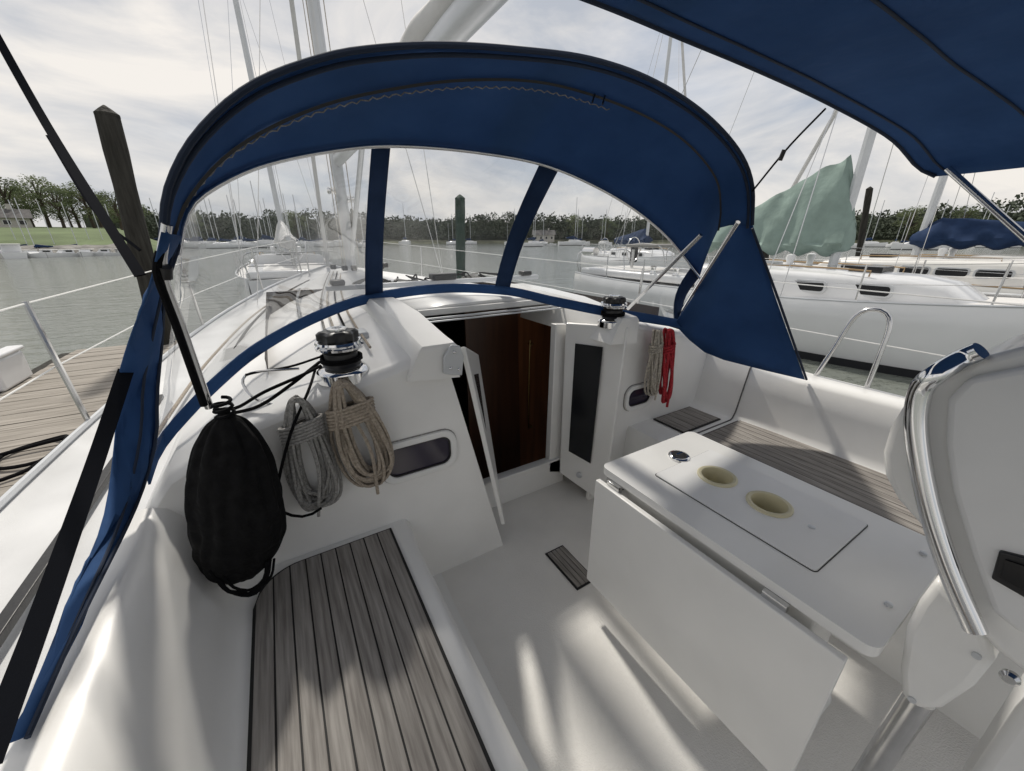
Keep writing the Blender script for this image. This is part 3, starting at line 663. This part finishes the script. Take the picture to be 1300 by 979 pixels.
# ================================================================== BIMINI
bi=thing('bimini',(1.1,0,1.8),'navy blue bimini awning overhead at upper right','bimini')
Fc=[V((-.48,.86,1.80)),V((-.36,.9,1.97)),V((0,.93,2.06)),V((.4,.94,2.09)),P(750,0,z=2.10),P(870,50,z=2.1),P(960,88,z=2.08),P(1050,130,z=2.05),P(1130,175,z=1.95),P(1165,212,x=2.50),P(1188,224,x=2.53)]
f0=cat(Fc,61)
def bz(p,dy,o=0): return p+V((0,-dy,.04*math.sin(PI*min(1,dy/2.4))*min(1,max(0,(p.z-1.82)*8))+.006*min(1,dy*5)*noise.noise(p*3+V((0,dy*3,0)))-o))
rows=[[bz(p,dy) for p in f0] for dy in (0,.03,.06,.12,.2,.3,.4,.5,.6,.7,.8,.9,1.05,1.2,1.35,1.5,1.75,2.0,2.4)]
MB().grid(rows).build('canopy','navy',bi,solid=.004)
MB().tube(f0,.008,8).build('edge_piping','navydark',bi)
for dy in (.06,.34):
    MB().grid([[bz(p,dy,.005) for p in f0],[bz(p,dy+.009,.005) for p in f0]]).build('seam','navydark',bi,solid=.002)
MB().tube([P(1203,214,x=2.50),P(1300,300,x=2.50),P(1420,410,x=2.50)],.0125,10).build('frame_leg','steel',bi)
MB().tube([V((-.46,.4,1.85)),V((-.5,-.6,.75))],.0135,10).build('frame_leg','steel',bi)
# ================================================================== OTHER YACHTS
def yacht(name,label,loc,rz,L,Bm,FB,hm,cover,mastH,mastS=.1,det=True,stripe=None,cabL=(-.1,.28),group=None,coverH=(1.6,.4),winn=4,boomL=.34,cab=.48,jib=True):
    t=thing(name,loc,label,'sailboat',group,True,rz)
    st=[0,.12,.3,.5,.66,.8,.92,1]; ww=[.70,.84,.97,1,.92,.70,.36,.02]; sh=[1,.97,.95,.97,1.02,1.1,1.19,1.26]
    cs=cat([(s*L-L/2,w_*Bm/2,FB*z) for s,w_,z in zip(st,ww,sh)],22)
    b=MB()
    for sg in (-1,1):
        b.grid([[(sg*w_*.985,y,z+.03),(sg*w_,y,z),(sg*w_*1.015,y,z*.75),(sg*w_*1.0,y,z*.45),(sg*w_*.95,y,.06),(sg*w_*.8,y,-.3)] for y,w_,z in cs])
    y,w_,z=cs[0]; b.face([(-w_,y,z),(w_,y,z),(w_*.95,y,.06),(w_*.8,y,-.3),(-w_*.8,y,-.3),(-w_*.95,y,.06)])
    h=b.build('hull',hm,t)
    b=MB(); b.grid([[(-w_*.98,y,z-.02),(0,y,z+.02),(w_*.98,y,z-.02)] for y,w_,z in cs]).build('deck','deck',t)
    b=MB()
    for sg in (-1,1): b.grid([[(sg*(w_*.965+.012),y,.14),(sg*(w_*.95+.012),y,.0)] for y,w_,z in cs])
    b.build('boot_stripe',stripe or 'boot',h)
    if det:
        b=MB()
        for sg in (-1,1): b.tube([(sg*w_*.985,y,z+.03) for y,w_,z in cs],.020,6)
        b.build('rub_rail','tan_timber' if hm=='hullc' else 'alu',h)
    ya,yb=cabL[0]*L,cabL[1]*L; zt=FB+cab; b=MB(); rows=[]
    for (y,k,d) in ((ya,1,0),(ya+.4,1,0.0),((ya+yb)/2,.95,-.02),(yb-.6,.72,-.06),(yb-.15,.62,-.14),(yb+.25,.5,-.42)):
        wd=Bm/2*.66*k; z=zt+d
        rows.append([(-wd-.05,y,FB-.05),(-wd,y,z-.10),(-wd+.03,y,z-.04),(-wd+.12,y,z),(0,y,z+.05),(wd-.12,y,z),(wd-.03,y,z-.04),(wd,y,z-.10),(wd+.05,y,FB-.05)])
    b.grid(rows); b.face(rows[0]); cb=b.build('cabin',hm,t,ang=50)
    if det:
        for sg in (-1,1):
            for i in range(winn):
                yy=ya+.5+i*(yb-ya-1.5)/(max(1,winn-1)); k=1-.05*(yy-ya)/((yb-ya)/2) if yy<(ya+yb)/2 else .95-.23*(yy-(ya+yb)/2)/((yb-.6)-(ya+yb)/2)
                wd=Bm/2*.66*k
                wb=MB(); wb.prism(rrect(yy,FB+cab*.44,.62,.23,.08,sg*(wd+.040),5,'x'),(sg*-.03,0,0)); wf_=wb.build('window','alu',cb,bevel=.004)
                wb=MB(); wb.prism(rrect(yy,FB+cab*.44,.54,.16,.05,sg*(wd+.045),5,'x'),(sg*-.03,0,0)); wb.build('pane','tintblk',wf_)
        b=MB(); b.box(-.3,.3,yb-1.6,yb-1.1,zt-.03,zt+.09); b.build('deck_hatch','tintblk',cb,bevel=.02)
        b=MB(); b.box(-.4,.4,ya-.0,ya+1.1,zt-.02,zt+.10); b.build('hatch_garage',hm,cb,bevel=.03)
        for x in (-.45,.45): MB().lathe([(.07,0),(.06,.12),(.09,.2),(.08,.26),(.03,.28)],(x,ya+1.6,zt),16).build('vent_cowl','hullw',cb)
        for sg in (-1,1):
            b=MB(); b.tube(cat([(sg*Bm*.26,ya+.5,zt),(sg*Bm*.26,ya+.6,zt+.07),(sg*Bm*.24,yb-1.2,zt+.05),(sg*Bm*.24,yb-1.1,zt-.05)],14),.014,6).build('handrail','tan_timber',cb)
            for yy in (ya-.6,ya-1.3): MB().lathe([(.09,0),(.07,.05),(.06,.12),(.085,.17),(.05,.19)],(sg*Bm*.33,yy,FB+.20),16).build('deck_winch','chrome',t)
        b=MB(); b.box(-Bm*.36,Bm*.36,-L/2+.3,ya-.1,FB-.0,FB+.20); b.build('cockpit_coaming',hm,t,bevel=.06)
        b=MB(); b.box(-Bm*.24,Bm*.24,-L/2+.5,ya-.15,FB+.1,FB+.205); b.build('cockpit_well','deck',t)
        b=MB(); b.tube([(.3*math.cos(a*PI/12),-L/2+1.3,FB+.75+.3*math.sin(a*PI/12)*1.2) for a in range(25)],.014,6); b.tube([(0,-L/2+1.3,FB+.2),(0,-L/2+1.3,FB+.75)],.05,8); b.build('wheel','steel',t)
    my=mastS*L
    b=MB(); b.tube([(0,my,FB+cab-.1),(0,my,mastH)],.085 if det else .085,8); mt=b.build('mast','alu',t)
    if det: 
        b=MB(); b.tube([(-.9,my,mastH*.62),(.9,my,mastH*.62)],.025,6).build('spreader','alu',mt)
        for sg in (-1,1): MB().tube([(sg*Bm*.46,my-.1,FB),(sg*.9,my,mastH*.62),(0,my,mastH)],.008,5).tube([(sg*Bm*.45,my-.5,FB),(0,my,mastH*.62)],.008,5).build('shroud','steel',mt)
        if jib: MB().tube([(0,L/2-.1,FB*1.3),(0,my,mastH*.97)],.06,7).build('furled_jib','sailw',t)
        MB().tube([(0,-L/2+.1,FB*1.1),(0,my,mastH)],.008,5).build('backstay','steel',t)
        MB().tube([(0,my-boomL*L,FB+cab+.6),(0,my,mastH)],.006,5).build('topping_lift','steel',t)
    bz_=FB+cab+.55; b=MB(); b.tube([(0,my,bz_),(0,my-boomL*L,bz_)],.07,8); bm_=b.build('boom','alu',t)
    b=MB(); rows=[]; n=48
    for i in range(n):
        u=i/(n-1); y=my+.14-u*boomL*L; H=coverH[0]*(1-u)**1.15+coverH[1]*(1-.5*u); r=.18+.14*(1-u)
        H*=1-.75*max(0,1-(i/5.0)) if i<5 else 1
        H*=1+.16*noise.noise(V((u*8,2,1)))
        row=[]
        for a in range(24):
            an=a*2*PI/24; ss=math.sin(an); pinch=1-.62*max(0,ss)**1.3
            fold=1+.16*math.sin(u*34+ss*4)+.40*noise.noise(V((u*14,a*.5,1)))
            row.append((r*pinch*math.cos(an)*fold,y+.06*noise.noise(V((u*7,a*.7,3))),bz_-.05+(H if ss>0 else .16+.12*math.sin(u*20)**2)*ss*(1+.06*noise.noise(V((u*10,a*.6,5))))))
        rows.append(row)
    b.grid(rows,True); b.face(rows[0]); b.face(rows[-1]); b.build('sail_cover',cover,bm_)
    if det:
        for sg in (-1,1):
            tops=[]
            for s in (.02,.15,.28,.41,.54,.67,.80,.9):
                p=samp([V(c) for c in cs],s); q=V((sg*p.y*.95,p.x,p.z)); MB().tube([q,q+V((0,0,.62))],.014,6).build('stanchion','steel',t); tops.append(q+V((0,0,.61)))
            MB().tube(tops,.006,5).tube([q-V((0,0,.3)) for q in tops],.006,5).build('lifeline','steel',t)
        w0=Bm*.33
        MB().tube(cat([(-w0,-L/2+.1,FB),(-w0,-L/2+.08,FB+.65),(0,-L/2+.02,FB+.68),(w0,-L/2+.08,FB+.65),(w0,-L/2+.1,FB)],30),.016,6).tube([(-w0,-L/2+.08,FB+.35),(w0,-L/2+.08,FB+.35)],.014,6).build('stern_rail','steel',t)
        MB().tube(cat([(-.5,L/2-.9,FB*1.15),(-.45,L/2-.8,FB*1.15+.62),(0,L/2+.1,FB*1.15+.68),(.45,L/2-.8,FB*1.15+.62),(.5,L/2-.9,FB*1.15)],30),.016,6).build('bow_rail','steel',t)
    return t
ny=yacht('moored_yacht','white sailboat alongside at right with a sage green cover on its sail',(9.8,4.65,WZ),PI,11,3.5,1.06,'hullw','teal',14,mastS=.10,coverH=(1.40,.36),boomL=.31)
MB().box(-1.0,1.0,-3.6,-2.5,1.9,1.98).build('dodger_top','ropegrey',ny,bevel=.03)
for sx in (-.95,.95):
    MB().tube(cat([(sx,-3.6,1.2),(sx,-3.6,1.9),(sx,-2.5,1.95),(sx,-2.2,1.5)],16),.016,6).build('dodger_frame','steel',ny)
MB().tube([(1.15,-5.15,1.75),(1.15,-4.65,1.75)],[.13,.13],14).build('stern_grill','chrome',ny)
MB().prism([(-1.25,-5.2,1.35),(-.95,-5.2,1.35),(-.95,-5.2,1.95),(-1.25,-5.2,1.95)],(0,.12,0)).build('outboard_motor','black',ny,bevel=.05)
yacht('moored_yacht','pale sailboat second from us at right with a navy sail cover',(15.2,2.6,WZ),0,11,3.5,1.15,'hullc','navyb',14,mastS=.1,coverH=(.28,.28),boomL=.36,winn=5)
yacht('moored_yacht','sailboat moored stern towards us beyond our bow with its wheel showing',(.55,17.5,WZ),0,10.5,3.4,1.1,'hullw','sailw',17,mastS=.05,coverH=(.5,.3),boomL=.36,jib=False)
yacht('moored_yacht','distant white sailboat beyond the stern of the green covered one',(19,17,WZ),PI*.9,11,3.4,1.1,'hullw','navyb',14,mastS=.1,coverH=(.4,.3),winn=3)
# far boats
proto=yacht('moored_boat',None,(0,0,WZ),0,9.5,3,1.0,'hullw','navyb',12,det=False,coverH=(.3,.3)); 
lab='small distant white sailboat in the row along the far shore'; rnd=random.Random(11)
first=True
for i in range(84):
    px=rnd.choice([rnd.uniform(195,470),rnd.uniform(230,480),rnd.uniform(480,830),rnd.uniform(960,1290)]); dist=rnd.uniform(125,215)
    o=proto if first else copy_tree(proto); first=False
    o.location=W(px,dist,WZ); o.rotation_euler=(0,0,rnd.uniform(0,2*PI)); s=rnd.uniform(.75,1.15); o.scale=(s,s,s*rnd.uniform(.95,1.3))
    o['label']=lab; o['category']='sailboat'; o['group']='sailboats along the far shore'
def motorboat(loc,rz):
    t=thing('motorboat',loc,'small white motorboat moored below the grassy bank at left','motorboat','motorboats below the grassy bank',True,rz)
    b=MB()
    cs=[(-3,1.0,.7),(-1,1.15,.75),(1,1.1,.85),(2.3,.7,1.0),(3.2,.03,1.15)]
    for sg in (-1,1): b.grid([[(sg*w_,y,z),(sg*w_*.8,y,-.2)] for y,w_,z in cs])
    b.face([(-1,-3,.7),(1,-3,.7),(.8,-3,-.2),(-.8,-3,-.2)]); b.grid([[(-w_,y,z-.05),(w_,y,z-.05)] for y,w_,z in cs]); b.build('hull','hullw',t)
    b=MB(); b.prism([(-.8,-.8,.7),(-.8,1.2,.75),(-.7,.6,1.5),(-.7,-.8,1.55)],(1.55,0,0)); cb=b.build('cabin','hullw',t,bevel=.05)
    MB().box(-.85,.85,-1.6,.7,1.56,1.64).build('hardtop','white',t,bevel=.03)
    MB().box(-.82,.82,-.5,.4,1.1,1.4).build('window','tintblk',cb)
    return t
mbp=motorboat(W(8,78,WZ),.4)
for i,(px,dd) in enumerate(((30,78),(52,80),(78,79),(104,80),(128,80),(150,80),(168,84),(700,165),(725,170),(742,160))):
    o=copy_tree(mbp); o.location=W(px,dd,WZ); o.rotation_euler=(0,0,rnd.uniform(0,6)); o.scale=(.7,.7,.55)
    if px>600: o['label']='white motorboat among the moorings across the water ahead'; o['group']='motorboats ahead'
for i in range(9):
    o=copy_tree(proto); o.location=W(10+i*20+rnd.uniform(-5,5),rnd.uniform(82,98),WZ); o.rotation_euler=(0,0,rnd.uniform(0,6)); o['label']='small sailboat docked under the grassy bank at left'; o['group']='sailboats under the grassy bank'; o.scale=(.55,.55,.6)
# ================================================================== PILINGS & DOCK
def piling(p0,p1,r,m_,label,cap=False):
    t=thing('piling',V((p1.x,p1.y,WZ)),label,'piling','mooring pilings')
    d=(p1-p0); k=(WZ-.6-p0.z)/d.z; e=p0+d*k
    pts=[p0.lerp(e,i/10) for i in range(11)]
    MB().tube(pts,[r*(1+.05*math.sin(i*2.1)) for i in range(11)],18).build('post',m_,t)
    b=MB(); b.lathe([(r*1.03,0),(r*1.03,.03),(r*.5,.09),(.01,.13)],p0-V((0,0,.02)),18); b.build('post_cap',m_,t)
    return t
piling(P(136,146,d=5.0),P(182,330,d=5.5),.125,'post','tall dark wooden piling leaning at left beyond the dodger')
piling(P(584,252,h=12.5),P(585,345,h=12.5),.145,'postgreen','green stained piling standing ahead between the dodger windows')
piling(P(1104,240,h=26),P(1094,300,h=26),.13,'post','dark piling beside the green sail cover')
piling(P(972,306,h=16),P(972,330,h=16),.10,'post','short piling low behind the dodger wing at right')
dk=thing('finger_dock',(-2.2,4,-.1),'weathered grey plank finger dock along the port side','dock')
b=MB(); y=1.0
while y<7.7:
    b.box(-2.68+random.uniform(-.01,.01),-1.42,y,y+.135,.02,.055+random.uniform(-.004,.004)); y+=.145
b.build('planks','plank',dk,smooth=False)
MB().box(-1.42,-1.28,1,7.7,-.15,.10).build('edge_timber','tan_timber',dk,bevel=.01)
MB().box(-2.80,-2.69,1,7.7,-.15,.05).build('edge_timber','post',dk,bevel=.01)
for y in (2,5,7.5):
    MB().box(-2.65,-1.45,y,y+.1,-.15,.015).build('beam','post',dk)
MB().tube([(-1.58,3.75,.12),(-1.58,4.05,.12)],.018,8).tube([(-1.58,3.86,.05),(-1.58,3.86,.12)],.02,8).tube([(-1.58,3.94,.05),(-1.58,3.94,.12)],.02,8).build('dock_cleat','black',dk)
rp=MB(); rp.tube(cat([V((-1.58,3.9,.14)),V((-1.66,3.7,.09)),V((-1.9,3.75,.075)),V((-1.95,4.0,.075)),V((-1.75,4.15,.075)),V((-1.6,3.95,.13)),V((-1.7,3.6,.08)),V((-2.0,3.5,.075)),V((-2.1,3.9,.075)),V((-1.6,4.0,.12)),V((-1.35,3.6,.22)),V((-.95,3.2,.70))],70),.013,8)
tag(rp.build('mooring_line','blackfab'),'black mooring line coiled on the dock and reaching the boat','rope')
bx=thing('dock_box',W(2,6.6,.05)+V((-.38,0,0)),'white fibreglass box on the dock at far left','dock box'); c=V(bx.location)
MB().box(c.x-.05,c.x+.05,c.y-.3,c.y+.3,.06,.38).build('box','hullw',bx,bevel=.03); MB().box(c.x-.07,c.x+.07,c.y-.32,c.y+.32,.385,.43).build('lid','hullw',bx,bevel=.02)
# ================================================================== SETTING
w=MB(); w.grid([[(x,y,WZ) for x in (-3000,-100,100,3000)] for y in (-3000,-100,100,3000)]); tag(w.build('water','water',smooth=False),None,None,kind='structure')
rows=[]
for r_,z in ((232,WZ-.5),(236,.3),(260,1.5),(600,4),(2900,6)):
    rows.append([(r_*math.sin(math.radians(a))*(1+.03*math.sin(a*.3)),r_*math.cos(math.radians(a))*(1+.03*math.sin(a*.3)),z) for a in range(-40,116,3)])
tag(MB().grid(rows).build('land','soil'),None,None,kind='structure')
rows=[]
for r_,z in ((84,WZ-.5),(86,.3),(92,1.0),(104,2.4),(125,3.6),(180,5.0),(236,4)):
    rows.append([(r_*math.sin(math.radians(a)),r_*math.cos(math.radians(a))*1.0,max(WZ-.5,z*min(1,(-a-9.5)/3) if a>-13 else z)) for a in [-60+i for i in range(51)]])
tag(MB().grid(rows).build('hill','grass'),None,None,kind='structure')
rows=[[(r_*math.sin(math.radians(a)),r_*math.cos(math.radians(a)),z+.3*noise.noise(V((a,r_,0)))) for a in [-60+i*.5 for i in range(97)]] for r_,z in ((82,WZ-.4),(83.5,.2),(86,.7),(88,.8))]
tag(MB().grid(rows).build('shore_bank','stone'),None,None,kind='structure')
def leafcloud(b,c,R,n,size,rnd,flat=.8):
    for i in range(n):
        v=V((rnd.gauss(0,1),rnd.gauss(0,1),rnd.gauss(0,1))).normalized()*(rnd.random()**.4); v=V((v.x*R,v.y*R,v.z*R*flat)); p=c+v
        a=V((rnd.gauss(0,1),rnd.gauss(0,1),rnd.gauss(0,1))).normalized(); q=a.cross(V((rnd.gauss(0,1),rnd.gauss(0,1),rnd.gauss(0,1)))).normalized(); s=size*rnd.uniform(.6,1.3)
        b.face([p+a*s,p+q*s*.7,p-a*s,p-q*s*.7])
def tree(loc,H,R,m_,label,seed,group='trees on the grassy bank'):
    rnd=random.Random(seed); t=thing('tree',loc,label,'tree',group,True)
    b=MB(); b.tube([(0,0,-.5),(.1,.1,H*.3),(0,.2,H*.6),(0.1,0,H*.9)],[.35,.28,.18,.04],8)
    cl=[]
    for i in range(22):
        a=rnd.uniform(0,2*PI); z=H*rnd.uniform(.22,.95); k=math.sin(PI*min(1,(z/H-.10)/.95)); rr=R*k*rnd.uniform(.3,.95); p=V((rr*math.cos(a),rr*math.sin(a),z)); cl.append(p)
        b.tube([(0,.1,z*.65),tuple(p*.6+V((0,0,z*.33))),p],[.12,.07,.03],5)
    b.build('trunk','bark',t)
    b=MB()
    for p in cl: leafcloud(b,p,R*rnd.uniform(.28,.48),85,.19,rnd)
    b.build('crown',m_,t,smooth=False); return t
tls=[(-8,150,13,6),(10,158,10.5,5),(30,152,12,5.5),(50,165,11,5.5),(70,158,13,6),(88,150,10,5),(108,160,11,5.5),(126,155,12,5.5),(144,162,10,5),(160,150,10,5),(178,165,9,4.5),(40,175,12,6),(98,178,12,6),(135,180,11,6)]
protoT=[tree((0,0,0),15,5,'leafA','tree',1),tree((0,0,0),15,5,'leafB','tree',2),tree((0,0,0),15,4.6,'leafA','tree',3)]
for i,(px,dd,H,R) in enumerate(tls):
    k=i%3; o=protoT[k] if i<3 else copy_tree(protoT[k]); o.location=W(px,dd,4.2); o.rotation_euler=(0,0,i*1.3); o.scale=(R/5,R/5,H/15*.92)
    o['label']='broadleaf tree in spring leaf on the grassy bank at left'; o['group']='trees on the grassy bank'
for i,(px,dd,s) in enumerate(((1215,225,.8),(1150,230,.85),(860,225,.9),(770,228,.8),(730,230,.9),(985,232,.8),(250,225,.8),(380,230,.9))):
    o=copy_tree(protoT[i%3]); o.location=W(px,dd,.3); o.scale=(1.6*s,1.6*s,s*1.05); o['label']='taller tree standing out of the wooded far shore'; o['group']='taller trees on the far shore'
rnd=random.Random(21); b=MB()
for i in range(760):
    a=math.radians(rnd.uniform(-14,100)); r_=rnd.uniform(236,262); H=rnd.uniform(12,16.5)*(1+.10*math.sin(a*14)); c=V((r_*math.sin(a),r_*math.cos(a),0))
    for z in (.35,.62,.85): leafcloud(b,c+V((rnd.uniform(-2,2),0,H*z)),rnd.uniform(2.6,4.2)*(1.2-z*.5),22,.62,rnd)
bk=[]
for a in range(-150,1010,4):
    an=math.radians(a/10); r_=264; h_=12.5+2*noise.noise(V((a*.05,0,0)))+1.5*noise.noise(V((a*.3,5,0))); bk.append([(r_*math.sin(an),r_*math.cos(an),-1),(r_*math.sin(an),r_*math.cos(an),h_)])
b.grid(bk)
tag(b.build('woodland','leafD',smooth=False),'wooded far shoreline running all across the horizon','woodland',kind='stuff')
def house(loc,rz,w_,d_,h_,label):
    t=thing('house',loc,label,'house',None,True,rz)
    MB().box(-w_/2,w_/2,-d_/2,d_/2,-1.5,h_).build('wall','brick',t)
    MB().prism([(-w_/2-.6,-d_/2-.6,h_),(-w_/2-.6,d_/2+.6,h_),(-w_/2-.6,0,h_+d_*.33)],(w_+1.2,0,0)).build('roof','roofd',t)
    for i in range(4):
        x=-w_/2+w_*(i+.5)/4
        wn=MB().box(x-.6,x+.6,-d_/2-.06,-d_/2+.02,h_*.35,h_*.8).build('window','white',t); MB().box(x-.5,x+.5,-d_/2-.09,-d_/2-.05,h_*.38,h_*.77).build('pane','tintblk',wn)
    MB().box(w_*.2,w_*.2+.7,-.3,.5,h_,h_+d_*.33+1).build('chimney','brick',t)
house(W(10,146,3.9),.3,9,6,2.1,'low pale house with dark roof on the grassy bank at far left')
house(W(690,234,.5),-.6,12,8,3.5,'pale house among the trees on the far shore ahead')
# ================================================================== LIGHT
el=math.radians(50); az=math.radians(8)
sd_=V((math.sin(az)*math.cos(el),math.cos(az)*math.cos(el),math.sin(el)))
sl=bpy.data.lights.new('sun','SUN'); so_=bpy.data.objects.new('sun',sl); C.objects.link(so_); sl.energy=3.2; sl.angle=math.radians(3.0); sl.color=(1,.94,.85)
so_.rotation_euler=(-sd_).to_track_quat('-Z','Y').to_euler()
wd=bpy.data.worlds.new('World'); S.world=wd; wd.use_nodes=True; nt=wd.node_tree; N=nt.nodes; L=nt.links
bg=N['Background']; bg.inputs[1].default_value=.122
sk=N.new('ShaderNodeTexSky'); sk.sky_type='NISHITA'; sk.sun_disc=False; sk.sun_elevation=el; sk.sun_rotation=az; sk.dust_density=2
tc=N.new('ShaderNodeTexCoord'); mp=N.new('ShaderNodeMapping'); mp.inputs['Scale'].default_value=(1,1,2.8); L.new(tc.outputs['Generated'],mp.inputs[0])
n1=N.new('ShaderNodeTexNoise'); n1.inputs['Scale'].default_value=2.3; n1.inputs['Detail'].default_value=9; n1.inputs['Roughness'].default_value=.58; n1.inputs['Distortion'].default_value=.5; L.new(mp.outputs[0],n1.inputs[0])
r1=N.new('ShaderNodeValToRGB'); r1.color_ramp.elements[0].position=.38; r1.color_ramp.elements[0].color=(4.0,4.25,4.7,1); r1.color_ramp.elements[1].position=.62; r1.color_ramp.elements[1].color=(7.6,7.2,6.7,1)
L.new(n1.outputs[0],r1.inputs[0])
n2=N.new('ShaderNodeTexNoise'); n2.inputs['Scale'].default_value=2.4; n2.inputs['Detail'].default_value=6; L.new(mp.outputs[0],n2.inputs[0])
r2=N.new('ShaderNodeValToRGB'); r2.color_ramp.elements[0].position=.25; r2.color_ramp.elements[0].color=(.7,.7,.7,1); r2.color_ramp.elements[1].position=.5; r2.color_ramp.elements[1].color=(.95,.95,.95,1); L.new(n2.outputs[0],r2.inputs[0])
mx=N.new('ShaderNodeMix'); mx.data_type='RGBA'; L.new(r2.outputs[0],mx.inputs[0]); L.new(sk.outputs[0],mx.inputs[6]); L.new(r1.outputs[0],mx.inputs[7]); L.new(mx.outputs[2],bg.inputs[0])
for o in bpy.data.objects:
    if '_o' in o: del o['_o']
